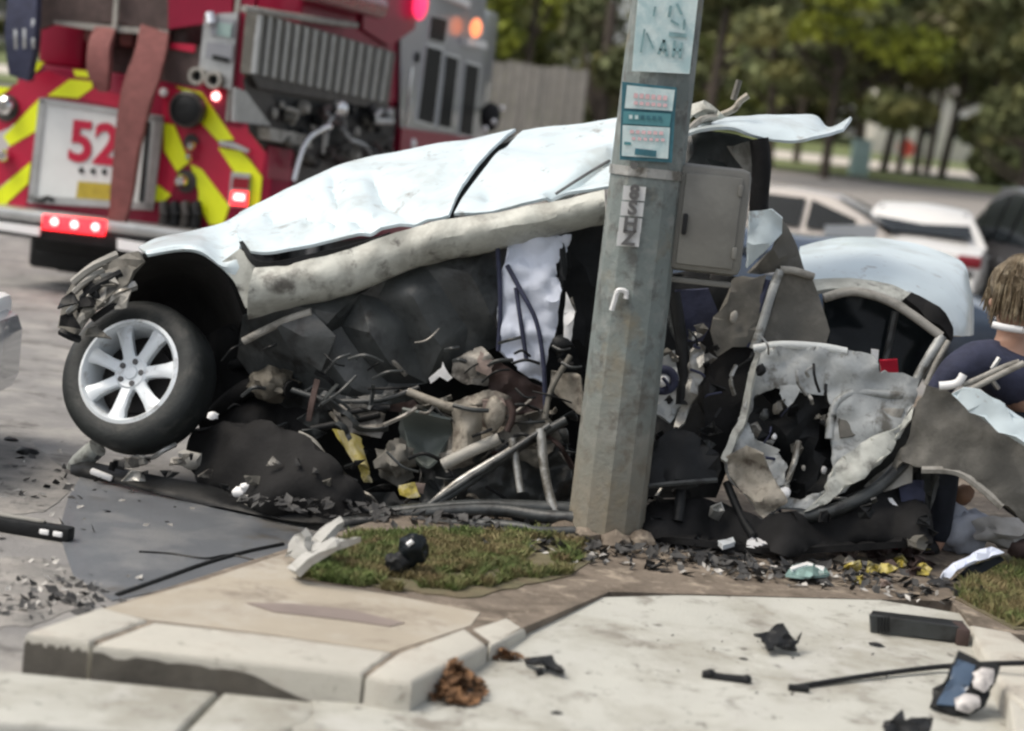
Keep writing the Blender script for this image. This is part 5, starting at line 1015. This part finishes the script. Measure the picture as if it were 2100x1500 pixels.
sheet('silver_trim', [(1345, 740, 8.8), (1380, 720, 8.8), (1392, 790, 8.78), (1400, 830, 8.76), (1370, 870, 8.74), (1340, 850, 8.74), (1350, 800, 8.78)], M_inner, WK, .014, 14, .04, 6, 104)
V, F = join([tube_geo([W(1360 + math.cos(a) * 24, 780 + math.sin(a) * 22, 8.7) for a in (6.2832 * k / 18 for k in range(19))], .02, 8)]); fin('blue_ring', V, F, M_navy, WK, 50)
blob('ring_centre', W(1360, 780, 8.7), (.03, .03, .03), M_refl, WK, .4, 6, 2)
tube('dark_post', [(1382, 600, 8.8), (1396, 690, 8.78), (1402, 760, 8.76), (1398, 830, 8.74)], .03, M_black, WK, 8, 3)
tube('dark_post', [(1360, 590, 8.9), (1385, 680, 8.86), (1420, 740, 8.84)], .022, M_under, WK, 8, 3)
sheet('navy_panel', [(1382, 596, 9.0), (1450, 592, 9.0), (1470, 640, 9.0), (1440, 700, 9.0), (1390, 700, 9.0)], M_navy, WK, .02, 20, .02, 4, 105)
sheet('black_floor_mat', [(1318, 980, 8.5), (1330, 920, 8.6), (1385, 875, 8.65), (1440, 900, 8.62), (1480, 960, 8.55), (1470, 990, 8.5), (1400, 1000, 8.45), (1330, 1002, 8.45)], M_black, WK, .03, 20, .03, 4, 106)
tube('black_leg', [(1396, 1000, 8.5), (1394, 1040, 8.45), (1390, 1070, 8.42)], .025, M_black, WK, 8, 2)
tube('floor_edge', [(1325, 998, 8.42), (1400, 990, 8.42), (1470, 985, 8.46)], .012, M_under, WK, 6, 3)
sheet('floor_pan', [(1310, 1040, 8.6), (1480, 1030, 8.6), (1560, 1070, 8.5), (1700, 1050, 8.6), (1880, 960, 8.9), (1900, 1120, 8.5), (1600, 1140, 8.3), (1330, 1110, 8.35)], M_liner, WK, .03, 14, .04, 3.5, 107, smooth=60)
tube('hanging_sill', [(1490, 990, 8.6), (1520, 1060, 8.5), (1545, 1100, 8.4)], .02, M_black, WK, 8, 3); tube('hanging_sill', [(1560, 1070, 8.5), (1700, 1050, 8.5), (1800, 1000, 8.6), (1880, 920, 8.75)], .03, M_under, WK, 8, 4)
# torn quarter panel reaching to the right edge
sheet('rear_quarter_panel', [(1898, 790, 8.72), (1950, 808, 8.7), (2010, 848, 8.66), (2060, 885, 8.62), (2140, 935, 8.58), (2180, 1090, 8.5), (2110, 1080, 8.5), (2050, 1035, 8.54), (2010, 1000, 8.57), (1960, 966, 8.6), (1890, 962, 8.62), (1850, 950, 8.66), (1822, 980, 8.68), (1860, 900, 8.7)], M_shell, WK, .02, 12, .03, 3, 110, smooth=50)
sheet('quarter_sheet', [(1640, 1050, 8.95), (1720, 1000, 8.95), (1840, 880, 8.95), (1900, 800, 8.95), (1930, 960, 8.9), (1890, 1110, 8.75), (1700, 1120, 8.75)], M_under, WK, .02, 20, .05, 4, 118, smooth=40)  # dark backing sheet added to keep the gap below the door dark
sheet('quarter_edge', [(1950, 808, 8.5), (1975, 794, 8.48), (2005, 798, 8.46), (2060, 832, 8.42), (2130, 880, 8.38), (2140, 942, 8.36), (2060, 892, 8.4), (2000, 850, 8.45)], M_white, WK, .025, 16, .012, 5, 111)
tube('quarter_lip', [(1890, 964, 8.58), (1960, 968, 8.56), (2012, 1002, 8.53), (2055, 1040, 8.5)], .018, M_ltgrey, WK, 6, 4)
tube('chrome_strip', [(1926, 792, 8.62), (1950, 790, 8.61), (1966, 784, 8.6), (1976, 768, 8.6)], .02, M_refl, WK, 8, 4)
tube('chrome_strip', [(1975, 790, 8.6), (2010, 775, 8.6), (2060, 752, 8.6), (2090, 742, 8.6)], .012, M_ltgrey, WK, 8, 4); tube('chrome_strip', [(1990, 800, 8.58), (2040, 774, 8.58), (2100, 745, 8.58)], .014, M_ltgrey, WK, 8, 4)
sheet('quarter_sheet', [(1770, 1000, 8.72), (1830, 950, 8.72), (1870, 950, 8.7), (1868, 990, 8.68), (1810, 1010, 8.68)], M_ltgrey, WK, .012, 16, .03, 6, 112)
sheet('quarter_sheet', [(1780, 1030, 8.66), (1830, 1022, 8.66), (1842, 1040, 8.64), (1790, 1045, 8.64)], M_refl, WK, .01, 14, .02, 6, 113)
sheet('blue_liner', [(1838, 990, 8.75), (1892, 985, 8.75), (1890, 1040, 8.72), (1845, 1040, 8.72)], M_navy, WK, .02, 18, .03, 6, 114)
# ============================================================ PERSON crouching behind the torn quarter panel
PR = thing('person', Vector((2.35, 9.05, ZK)), 'person in navy jacket crouching at the right edge beside the torn car', 'person')
def skin(name, pts, edges, root, m, parent, lvl=2):
    me = bpy.data.meshes.new(name); me.from_pydata([tuple(p[0]) for p in pts], edges, []); me.materials.append(m)
    o = link(name, me, parent); md = o.modifiers.new('Skin', 'SKIN'); md.use_smooth_shade = True
    for i, p in enumerate(pts): v = me.skin_vertices[0].data[i]; r = p[1]; v.radius = (r, r) if not isinstance(r, tuple) else r; v.use_root = (i == root)
    s = o.modifiers.new('Sub', 'SUBSURF'); s.levels = lvl; s.render_levels = lvl; return o
PYD = 9.0
J = {k: W(*v) for k, v in {'pel': (2160, 880, PYD), 'bel': (2130, 820, PYD), 'che': (2085, 755, PYD), 'nck': (2078, 690, PYD - .02), 'hd': (2076, 620, PYD - .04), 'top': (2078, 560, PYD - .02),
     'shL': (2010, 735, PYD - .16), 'elL': (1950, 762, PYD - .26), 'wrL': (1900, 838, PYD - .2), 'haL': (1888, 868, PYD - .1),
     'shR': (2120, 745, PYD + .16), 'elR': (2080, 850, PYD + .2), 'wrR': (2010, 900, PYD + .1), 'haR': (1985, 915, PYD + .08),
     'hpL': (2140, 885, PYD - .1), 'knL': (1945, 905, PYD - .12), 'anL': (1922, 1120, PYD - .1), 'toL': (1872, 1146, PYD - .14),
     'hpR': (2165, 885, PYD + .1), 'knR': (2050, 1010, PYD + .15), 'anR': (2200, 1100, PYD + .18), 'toR': (2180, 1150, PYD + .18)}.items()}
names = list(J)
rad = dict(pel=.13, bel=.125, che=.14, nck=.06, hd=.088, top=.075, shL=.07, elL=.045, wrL=.03, haL=.03, shR=.07, elR=.045, wrR=.03, haR=.03, hpL=.09, knL=.06, anL=.042, toL=.035, hpR=.09, knR=.06, anR=.042, toR=.035)
E = [('pel', 'bel'), ('bel', 'che'), ('che', 'nck'), ('nck', 'hd'), ('hd', 'top'), ('che', 'shL'), ('shL', 'elL'), ('elL', 'wrL'), ('wrL', 'haL'), ('che', 'shR'), ('shR', 'elR'), ('elR', 'wrR'), ('wrR', 'haR'), ('pel', 'hpL'), ('hpL', 'knL'), ('knL', 'anL'), ('anL', 'toL'), ('pel', 'hpR'), ('hpR', 'knR'), ('knR', 'anR'), ('anR', 'toR')]
def sub_skel(ks, mul): return [(J[k], rad[k] * mul) for k in ks], [(ks.index(a), ks.index(b)) for a, b in E if a in ks and b in ks]
p, e = sub_skel(names, 1.); skin('body', p, e, 0, M_skin, PR)
p, e = sub_skel(['bel', 'che', 'shL', 'elL', 'wrL', 'shR', 'elR', 'wrR'], 1.55); skin('jacket', p, e, 0, M_navy, PR)
p, e = sub_skel(['bel', 'pel', 'hpL', 'knL', 'anL', 'hpR', 'knR', 'anR'], 1.34); skin('trousers', p, e, 0, M_trous, PR)
for a, b in (('anL', 'toL'), ('anR', 'toR')): p, e = [(J[a] + Vector((0, 0, .02)), .062), (J[b].lerp(J[a], .4), .055), (J[b], .05)], [(0, 1), (1, 2)]; skin('boot', p, e, 0, M_black, PR)
for h_, w_, s in (('haL', 'wrL', 1), ('haR', 'wrR', -1)):
    d = (J[h_] - J[w_]).normalized(); sd = d.cross(Vector((0, 1, 0))).normalized(); pts, ed = [(J[h_], .028)], []
    for k in range(5):
        o_ = J[h_] + sd * (k - 1.8) * .019 + d * (.03 if k < 4 else -.0) + (sd * -.02 if k == 4 else Vector((0, 0, 0))); l = [.07, .085, .08, .06, .055][k]; n0 = len(pts)
        pts += [(o_, .011), (o_ + d * l * .5 + Vector((0, -.006, 0)), .0095), (o_ + d * l + Vector((0, .014, -.01)), .008)]; ed += [(0, n0), (n0, n0 + 1), (n0 + 1, n0 + 2)]
    skin('hand', pts, ed, 0, M_skin, PR)
# face turned left and down, hair falling round it
fc = J['hd'] + Vector((-.085, -.03, .0)); blob('nose', fc + Vector((-.012, -.01, -.01)), (.02, .018, .025), M_skin, PR, 0, 1, 2)
for s in (-.04, .03): blob('eye', fc + Vector((.01, s, .03)), (.012, .014, .011), M_black, PR, 0, 1, 2)
blob('mouth', fc + Vector((.012, -.005, -.055)), (.012, .026, .008), M_rust, PR, 0, 1, 2)
HC = W(2078, 582, PYD - .03); hv = []
rh = random.Random(3); hb = blob('hair', HC + Vector((.03, 0, .0)), (.125, .125, .135), M_hair, PR, .12, 5, 4)
for k in range(800):
    a = rh.uniform(0, 6.28); q = rh.uniform(.0, 1.); st_ = HC + Vector((.03 + math.cos(a) * .115 * q, math.sin(a) * .115 * q, .14 * math.sqrt(max(0, 1 - q * q))))
    out = Vector((math.cos(a), math.sin(a), 0)); mid_ = HC + Vector((.03, 0, 0)) + out * .135 + Vector((0, 0, rh.uniform(-.02, .05))); en = mid_ + out * rh.uniform(-.03, .03) + Vector((rh.uniform(-.02, .01), 0, -rh.uniform(.10, .19)))
    if math.cos(a) < -.75 and abs(math.sin(a)) < .5: continue
    hv.append(tube_geo(spline([st_, mid_, en], 4), [.0042] * 4 + [.0038] * 3 + [.003, .0015], 4))
V, F = join(hv); fin('hair_lock', V, F, M_hair, hb, 50)
tube('reflective_collar', [W(2036, 666, PYD - .15), W(2060, 672, PYD - .17), W(2100, 678, PYD - .16)], .017, M_refl, PR, 8, 4, None, True)
tube('reflective_stripe', [J['shL'] + Vector((.06, -.1, .02)), J['shL'] + Vector((.03, -.11, -.06)), J['shL'] + Vector((.08, -.08, -.12))], .012, M_stain, PR, 6, 3, None, True)

# ============================================================ LOOSE DEBRIS, each piece a thing
def deb(name, q, m, label, cat, thick=.012, amp=.02, f=9, seed=0., group=None, step=12, jag=2, bulge=0):
    o = sheet(name, q, m, None, thick, step, amp, f, seed, (), None, 28, jag, bulge); settag(o, label, cat, group); return o
def gp(uvs, z, lift=0): # ground points as (u, v, Y)
    return [(u, v, G(u, v, z).y - lift) for u, v in uvs]
Y1 = G(835, 1180, ZK).y
K1 = thing('black_mirror_housing', G(832, 1172, ZK), 'glossy black broken housing lying on the grass patch', 'car fragment')
blob('shell', W(848, 1128, Y1 - .02), (.058, .05, .062), M_glass, K1, .3, 5, 3, None, 2); blob('shell', W(818, 1156, Y1 - .03), (.05, .05, .045), M_black, K1, .4, 5, 3, None, 5); tube('stalk', [(812, 1165, Y1 - .03), (830, 1145, Y1 - .04), (862, 1108, Y1)], .022, M_black, K1, 8, 3); tube('glint', [(836, 1118, Y1 - .08), (846, 1110, Y1 - .08)], .01, M_refl, K1, 6, 1)
def shard(label, cx, cv, z, pts, h, seed, m=M_black):
    Y = G(cx, cv, z).y; t = thing('plastic_shard', G(cx, cv, z), label, 'plastic shard', 'black plastic shards scattered over the pale concrete')
    vm = max(b for a, b in pts); Y0 = G(cx, cv + vm, z).y - .01; q = [(cx + a, cv + b, Y0 + (vm - b) * .0024) for a, b in pts]; sheet('blade', q, m, t, .012, 9, .02, 10, seed, (), None, 28, 1.5, .02)
    for k in range(3): r = random.Random(seed + k); u, v = cx + r.uniform(-30, 30), cv + r.uniform(-12, 4); sheet('splinter', [(u, v, Y0 + (cv + vm - v) * .003), (u + 14, v - 8, Y0 + (cv + vm - v + 8) * .003), (u + 18, v + 6, Y0 + (cv + vm - v - 6) * .003), (u + 4, v + 9, Y0 + (cv + vm - v - 9) * .003)], m, t, .01, 8, .03, 12, seed + k)
    return t
shard('largest jagged black shard in the middle of the pale ramp', 1590, 1325, .105, [(-48, -26), (-14, -30), (-2, -46), (14, -48), (30, -22), (50, -8), (56, -30), (42, 0), (44, 6), (20, 4), (-6, 0), (-30, -14)], .05, 201)
shard('thin black shard beside the kerb corner on the ramp', 1120, 1372, .075, [(-44, -14), (0, -20), (12, -22), (18, -8), (36, 4), (34, 12), (10, 4), (-10, -8), (-42, -8)], .04, 202)
shard('black shard at the bottom edge of the picture', 1862, 1500, .05, [(-56, -10), (-30, -30), (-14, -40), (-8, -22), (30, -26), (50, -24), (40, 4), (10, 14), (-40, 12)], .06, 203)
T1 = thing('black_tube', G(1485, 1398, .075), 'short thick black rubber tube lying on the ramp', 'tube'); Yt = G(1485, 1398, .075).y
tube('body', [(1440, 1385, Yt), (1485, 1392, Yt), (1532, 1396, Yt)], .018, M_black, T1, 10, 3); blob('knob', W(1455, 1382, Yt), (.02, .02, .018), M_black, T1, .3, 6, 2); blob('end_cap', W(1530, 1396, Yt), (.02, .02, .022), M_black, T1, .2, 6, 2)
for i, (u, v, s, lab) in enumerate([(1796, 1328, .028, 'flat dark chip below the black box on the ramp'), (1525, 1357, .018, 'small dark chip above the black tube'), (1521, 1452, .02, 'small dark chip below the black tube'), (1140, 1467, .016, 'small dark chip near the bottom of the ramp'), (1785, 1470, .016, 'small upright dark chip beside the bottom shard'), (55, 932, .045, 'dark lump lying on the road left of the wheel'), (24, 905, .03, 'small dark lump by the silver car')]):
    z = .0 if u < 100 else .09 - max(0, (v - 1320)) * .0003; blob('dark_chip', G(u, v, z) + Vector((0, 0, s * .2)), (s * 1.2, s, s * .5), M_black, None, .5, 8, 2, (lab, 'fragment', 'dark chips on the pavement'), i)
BX = thing('black_trough', G(1880, 1320, .10), 'long dark grey plastic trough lying against the right kerb', 'car part'); Yb = G(1880, 1312, .10).y
prism('front', [W(1784, 1262, Yb), W(1970, 1288, Yb), W(1966, 1316, Yb), W(1786, 1298, Yb)], (0, -1, 0), .02, M_under, BX); prism('top', [W(1784, 1262, Yb), W(1790, 1252, Yb + .14), W(1976, 1274, Yb + .14), W(1972, 1288, Yb)], (0, -.2, 1), .012, M_black, BX)
for k in range(4): prism('rib', [W(1800 + k * 7, 1266, Yb - .022), W(1804 + k * 7, 1266, Yb - .022), W(1804 + k * 7, 1298, Yb - .022), W(1800 + k * 7, 1298, Yb - .022)], (0, -1, 0), .01, M_black, BX)
box('end', W(1968, 1300, Yb + .05), (.05, .14, .07), M_brown, BX, None, .01)
RD = thing('long_rod', G(1800, 1400, .04), 'long thin dark rod lying across the ramp and the kerb', 'rod'); pts = [G(1622, 1418, .072), G(1750, 1397, .078), G(1900, 1377, .085), G(1965, 1372, .1), G(2040, 1368, .17), G(2160, 1366, .18)]
tube('shaft', [p + Vector((0, 0, .012)) for p in pts], .010, M_black, RD, 8, 3, None, True); tube('tip', [pts[0] + Vector((-.01, 0, .012)), pts[0] + Vector((.06, 0, .014))], .013, M_black, RD, 8, 1, None, True)
# lamp unit leaning on the kerb
LU = thing('headlamp_unit', G(1960, 1462, .06), 'broken dark lamp unit with two round reflectors leaning on the right kerb', 'headlamp'); Yl = G(1960, 1462, .06).y
def lu(u, v): return (u, v, Yl - .02 + (1465 - v) * .0011)
sheet('housing', [lu(*q) for q in [(1962, 1342), (2012, 1362), (2046, 1376), (2040, 1400), (2010, 1448), (1988, 1468), (1950, 1468), (1906, 1452), (1912, 1436), (1940, 1390)]], M_black, LU, .03, 16, .006, 5, 1)
sheet('lens', [(u, v, y - .035) for u, v, y in (lu(*q) for q in [(1962, 1352), (2000, 1368), (1986, 1410), (1970, 1452), (1918, 1446), (1946, 1394)])], mat('blue grey lens', (.06, .095, .15), .18, coat=.5, bump=0, var=.15), LU, .012, 14, .004, 5, 2)
for q in [[(1996, 1384), (2012, 1374), (2034, 1378), (2030, 1402), (2016, 1420), (1998, 1410)], [(1960, 1438), (1976, 1428), (2006, 1432), (2004, 1450), (1986, 1460), (1958, 1456)]]:
    sheet('reflector', [(u, v, y - .045) for u, v, y in (lu(*p) for p in q)], mat('clouded reflector', (.50, .48, .47), .35, scale=20, var=.2, dirt=[((.25, .24, .24), .3, 25)]), LU, .012, 7, .008, 8, 3, smooth=60, bulge=.015)
# pale strip, foam pieces, dome, red canister, bag
def slab(label, nm, cat, q, z, m, seed, amp=.01, thick=.015, group=None): return deb(nm, gp(q, z, .02), m, label, cat, thick, amp, 8, seed, group, 12, 1)
t = thing('white_panel_strip', G(1990, 1185, ZK), 'bright white bent strip on the grass at the right edge', 'car fragment'); Ys = G(1990, 1190, ZK).y
sheet('strip', [(1926, 1186, Ys - .05), (1932, 1172, Ys - .05), (1975, 1148, Ys), (2030, 1122, Ys + .05), (2056, 1136, Ys + .05), (2010, 1150, Ys), (1960, 1172, Ys - .05), (1940, 1194, Ys - .06)], mat('bluish white plastic', (.72, .78, .92), .4, var=.04, bump=0), t, .014, 12, .008, 6, 3); sheet('underside', [(1945, 1194, Ys - .02), (1975, 1170, Ys), (2050, 1140, Ys + .06), (2060, 1150, Ys + .06), (2000, 1184, Ys)], M_glass, t, .01, 14, .01, 6, 4)
slab('white crumpled foam piece on the dirt in front of the torn door', 'foam_piece', 'fragment', [(1528, 1122), (1545, 1112), (1580, 1104), (1620, 1112), (1618, 1126), (1590, 1130), (1560, 1128)], ZK + .03, M_refl, 5, .03, .03)
slab('small grey white scrap left of the white foam piece', 'grey_scrap', 'fragment', [(1470, 1118), (1500, 1110), (1508, 1120), (1480, 1128)], ZK + .03, M_alloy, 6, .02, .02)
dm = thing('glass_dome', G(1656, 1182, ZK), 'pale green curved glass piece on the dirt in front of the yellow clutter', 'fragment'); sheet('shell', gp([(1612, 1178), (1622, 1160), (1655, 1152), (1690, 1162), (1700, 1176), (1660, 1184)], ZK + .02, .03), mat('pale green glass', (.25, .38, .36), .15, coat=.4, bump=0), dm, .012, 12, .015, 6, 7, bulge=.05); sheet('rim', gp([(1620, 1163), (1655, 1152), (1692, 1163), (1690, 1167), (1655, 1158), (1624, 1168)], ZK + .02, .075), M_refl, dm, .01, 10, .004, 6, 8)
rf = random.Random(31)
for i in range(38):
    u, v = rf.uniform(1715, 1905), rf.uniform(1128, 1200); p = G(u, v, ZK); s = rf.uniform(.018, .05); m = rf.choice([M_yel, M_yel, M_brown, M_beige, M_brown, M_rust])
    ss = s * 470; kk = rf.randint(5, 7); q = [(u + math.cos(a) * ss * rf.uniform(.5, 1.4), v - ss * .3 + math.sin(a) * ss * rf.uniform(.3, .9), p.y + rf.uniform(-.04, .04)) for a in (6.28 * j / kk for j in range(kk))]
    deb('clutter_piece', q, m, 'scrap of the yellow and brown clutter spilled beside the torn quarter panel', 'scrap', .008, .04, 10, i, 'yellow and brown clutter beside the wreck', 7, 2)
Yc = G(1838, 1135, ZK).y + .1
RC = thing('red_canister', W(1838, 1128, Yc), 'small red canister standing under the torn quarter panel', 'canister'); p = W(1838, 1130, Yc); lathe('can', [(0, 0), (.038, 0), (.042, .01), (.042, .14), (.03, .165), (0, .165)], Vector((p.x, p.y, ZK)), (.05, 0, 1), mat('dull red tin', (.35, .05, .05), .4), RC, 20); lathe('cap', [(.018, .165), (.02, .19), (0, .19)], Vector((p.x, p.y, ZK)), (.05, 0, 1), M_refl, RC, 14)
PB2 = thing('pink_cloth', W(1868, 1120, Yc), 'crumpled pale pink cloth hanging beside the red canister', 'cloth'); patch('fold', [[(1846, 1042, Yc), (1872, 1036, Yc), (1884, 1042, Yc)], [(1850, 1080, Yc - .03), (1870, 1078, Yc - .06), (1886, 1082, Yc - .02)], [(1846, 1135, Yc - .02), (1866, 1138, Yc - .05), (1888, 1132, Yc - .02)]], M_rust, PB2, .015, 5, 5, .02, 8, 2)
DB = thing('dark_bin', W(1770, 1120, Yc), 'dark blue black plastic tub under the hanging door', 'tub'); lathe('tub', [(0, 0), (.13, 0), (.15, .17), (.155, .175), (.14, .17), (.12, .02), (0, .02)], Vector((W(1770, 1110, Yc).x, Yc + .05, ZK)), (0, 0, 1), M_trous, DB, 24)
BG = thing('pale_bag', W(1980, 1110, Yc), 'crumpled pale blue grey bag on the ground behind the dark trousered leg', 'bag'); blob('bag', W(1975, 1085, Yc + .1), (.12, .09, .13), mat('pale bag', (.40, .43, .50), .7, scale=8, var=.15), BG, .5, 5, 3, None, 3); blob('brown_item', W(1972, 1015, Yc + .12), (.06, .05, .05), mat('tan leather', (.22, .12, .07), .6), BG, .4, 6, 2)
BG2 = thing('grey_bundle', W(2070, 1080, Yc), 'pale grey crumpled bundle at the right edge above the white strip', 'bundle'); blob('bundle', W(2062, 1090, Yc), (.13, .08, .07), mat('grey cloth', (.38, .38, .38), .8, scale=8, var=.2), BG2, .5, 5, 3, None, 8); blob('dark_end', W(2095, 1125, Yc - .05), (.06, .05, .05), M_brown, BG2, .4, 6, 2)
# shattered concrete where the car crossed the kerb
for i, (lab, q) in enumerate([('tall pale splinter standing where the kerb is broken', [(590, 1140), (618, 1095), (628, 1082), (640, 1098), (636, 1150)]), ('thin pale splinter pointing up at the broken kerb', [(630, 1140), (668, 1092), (700, 1070), (706, 1078), (680, 1110), (650, 1145)]), ('low pale shard lying along the broken kerb', [(600, 1175), (640, 1140), (700, 1110), (740, 1112), (690, 1130), (640, 1160), (615, 1185)])]):
    Yk = G(q[0][0], q[0][1] + 10, ZK).y; t = thing('broken_splinter', G(q[0][0], q[0][1], ZK), lab, 'splinter', 'pale splinters at the broken kerb'); sheet('sliver', [(u, v, Yk - .02 * j) for j, (u, v) in enumerate(q)], mat('pale plaster', (.40, .40, .38), .8, scale=9, var=.12, bump=.2), t, .03, 12, .02, 8, i)
# black strip with two pale lamps lying on the road
NB = thing('bumper_strip', G(60, 1095, 0), 'long black bumper strip with two small white lamps lying on the road', 'bumper'); 
a_, b_ = G(-80, 1075, 0), G(146, 1112, 0); d_ = (b_ - a_).normalized(); up_ = Vector((0, 0, 1)); sd_ = d_.cross(up_); Mx = Matrix((d_, sd_, up_)).transposed()
box('bar', (a_ + b_) / 2 + up_ * .03, ((b_ - a_).length, .07, .06), M_black, NB, Mx, .012); box('top_trim', (a_ + b_) / 2 + up_ * .066 - d_ * .06, ((b_ - a_).length * .75, .03, .012), M_ltgrey, NB, Mx, .004)
for s in (.045, .105): box('lamp', b_ - d_ * s + up_ * .032 + sd_ * .036, (.042, .012, .022), M_refl, NB, Mx, .006)
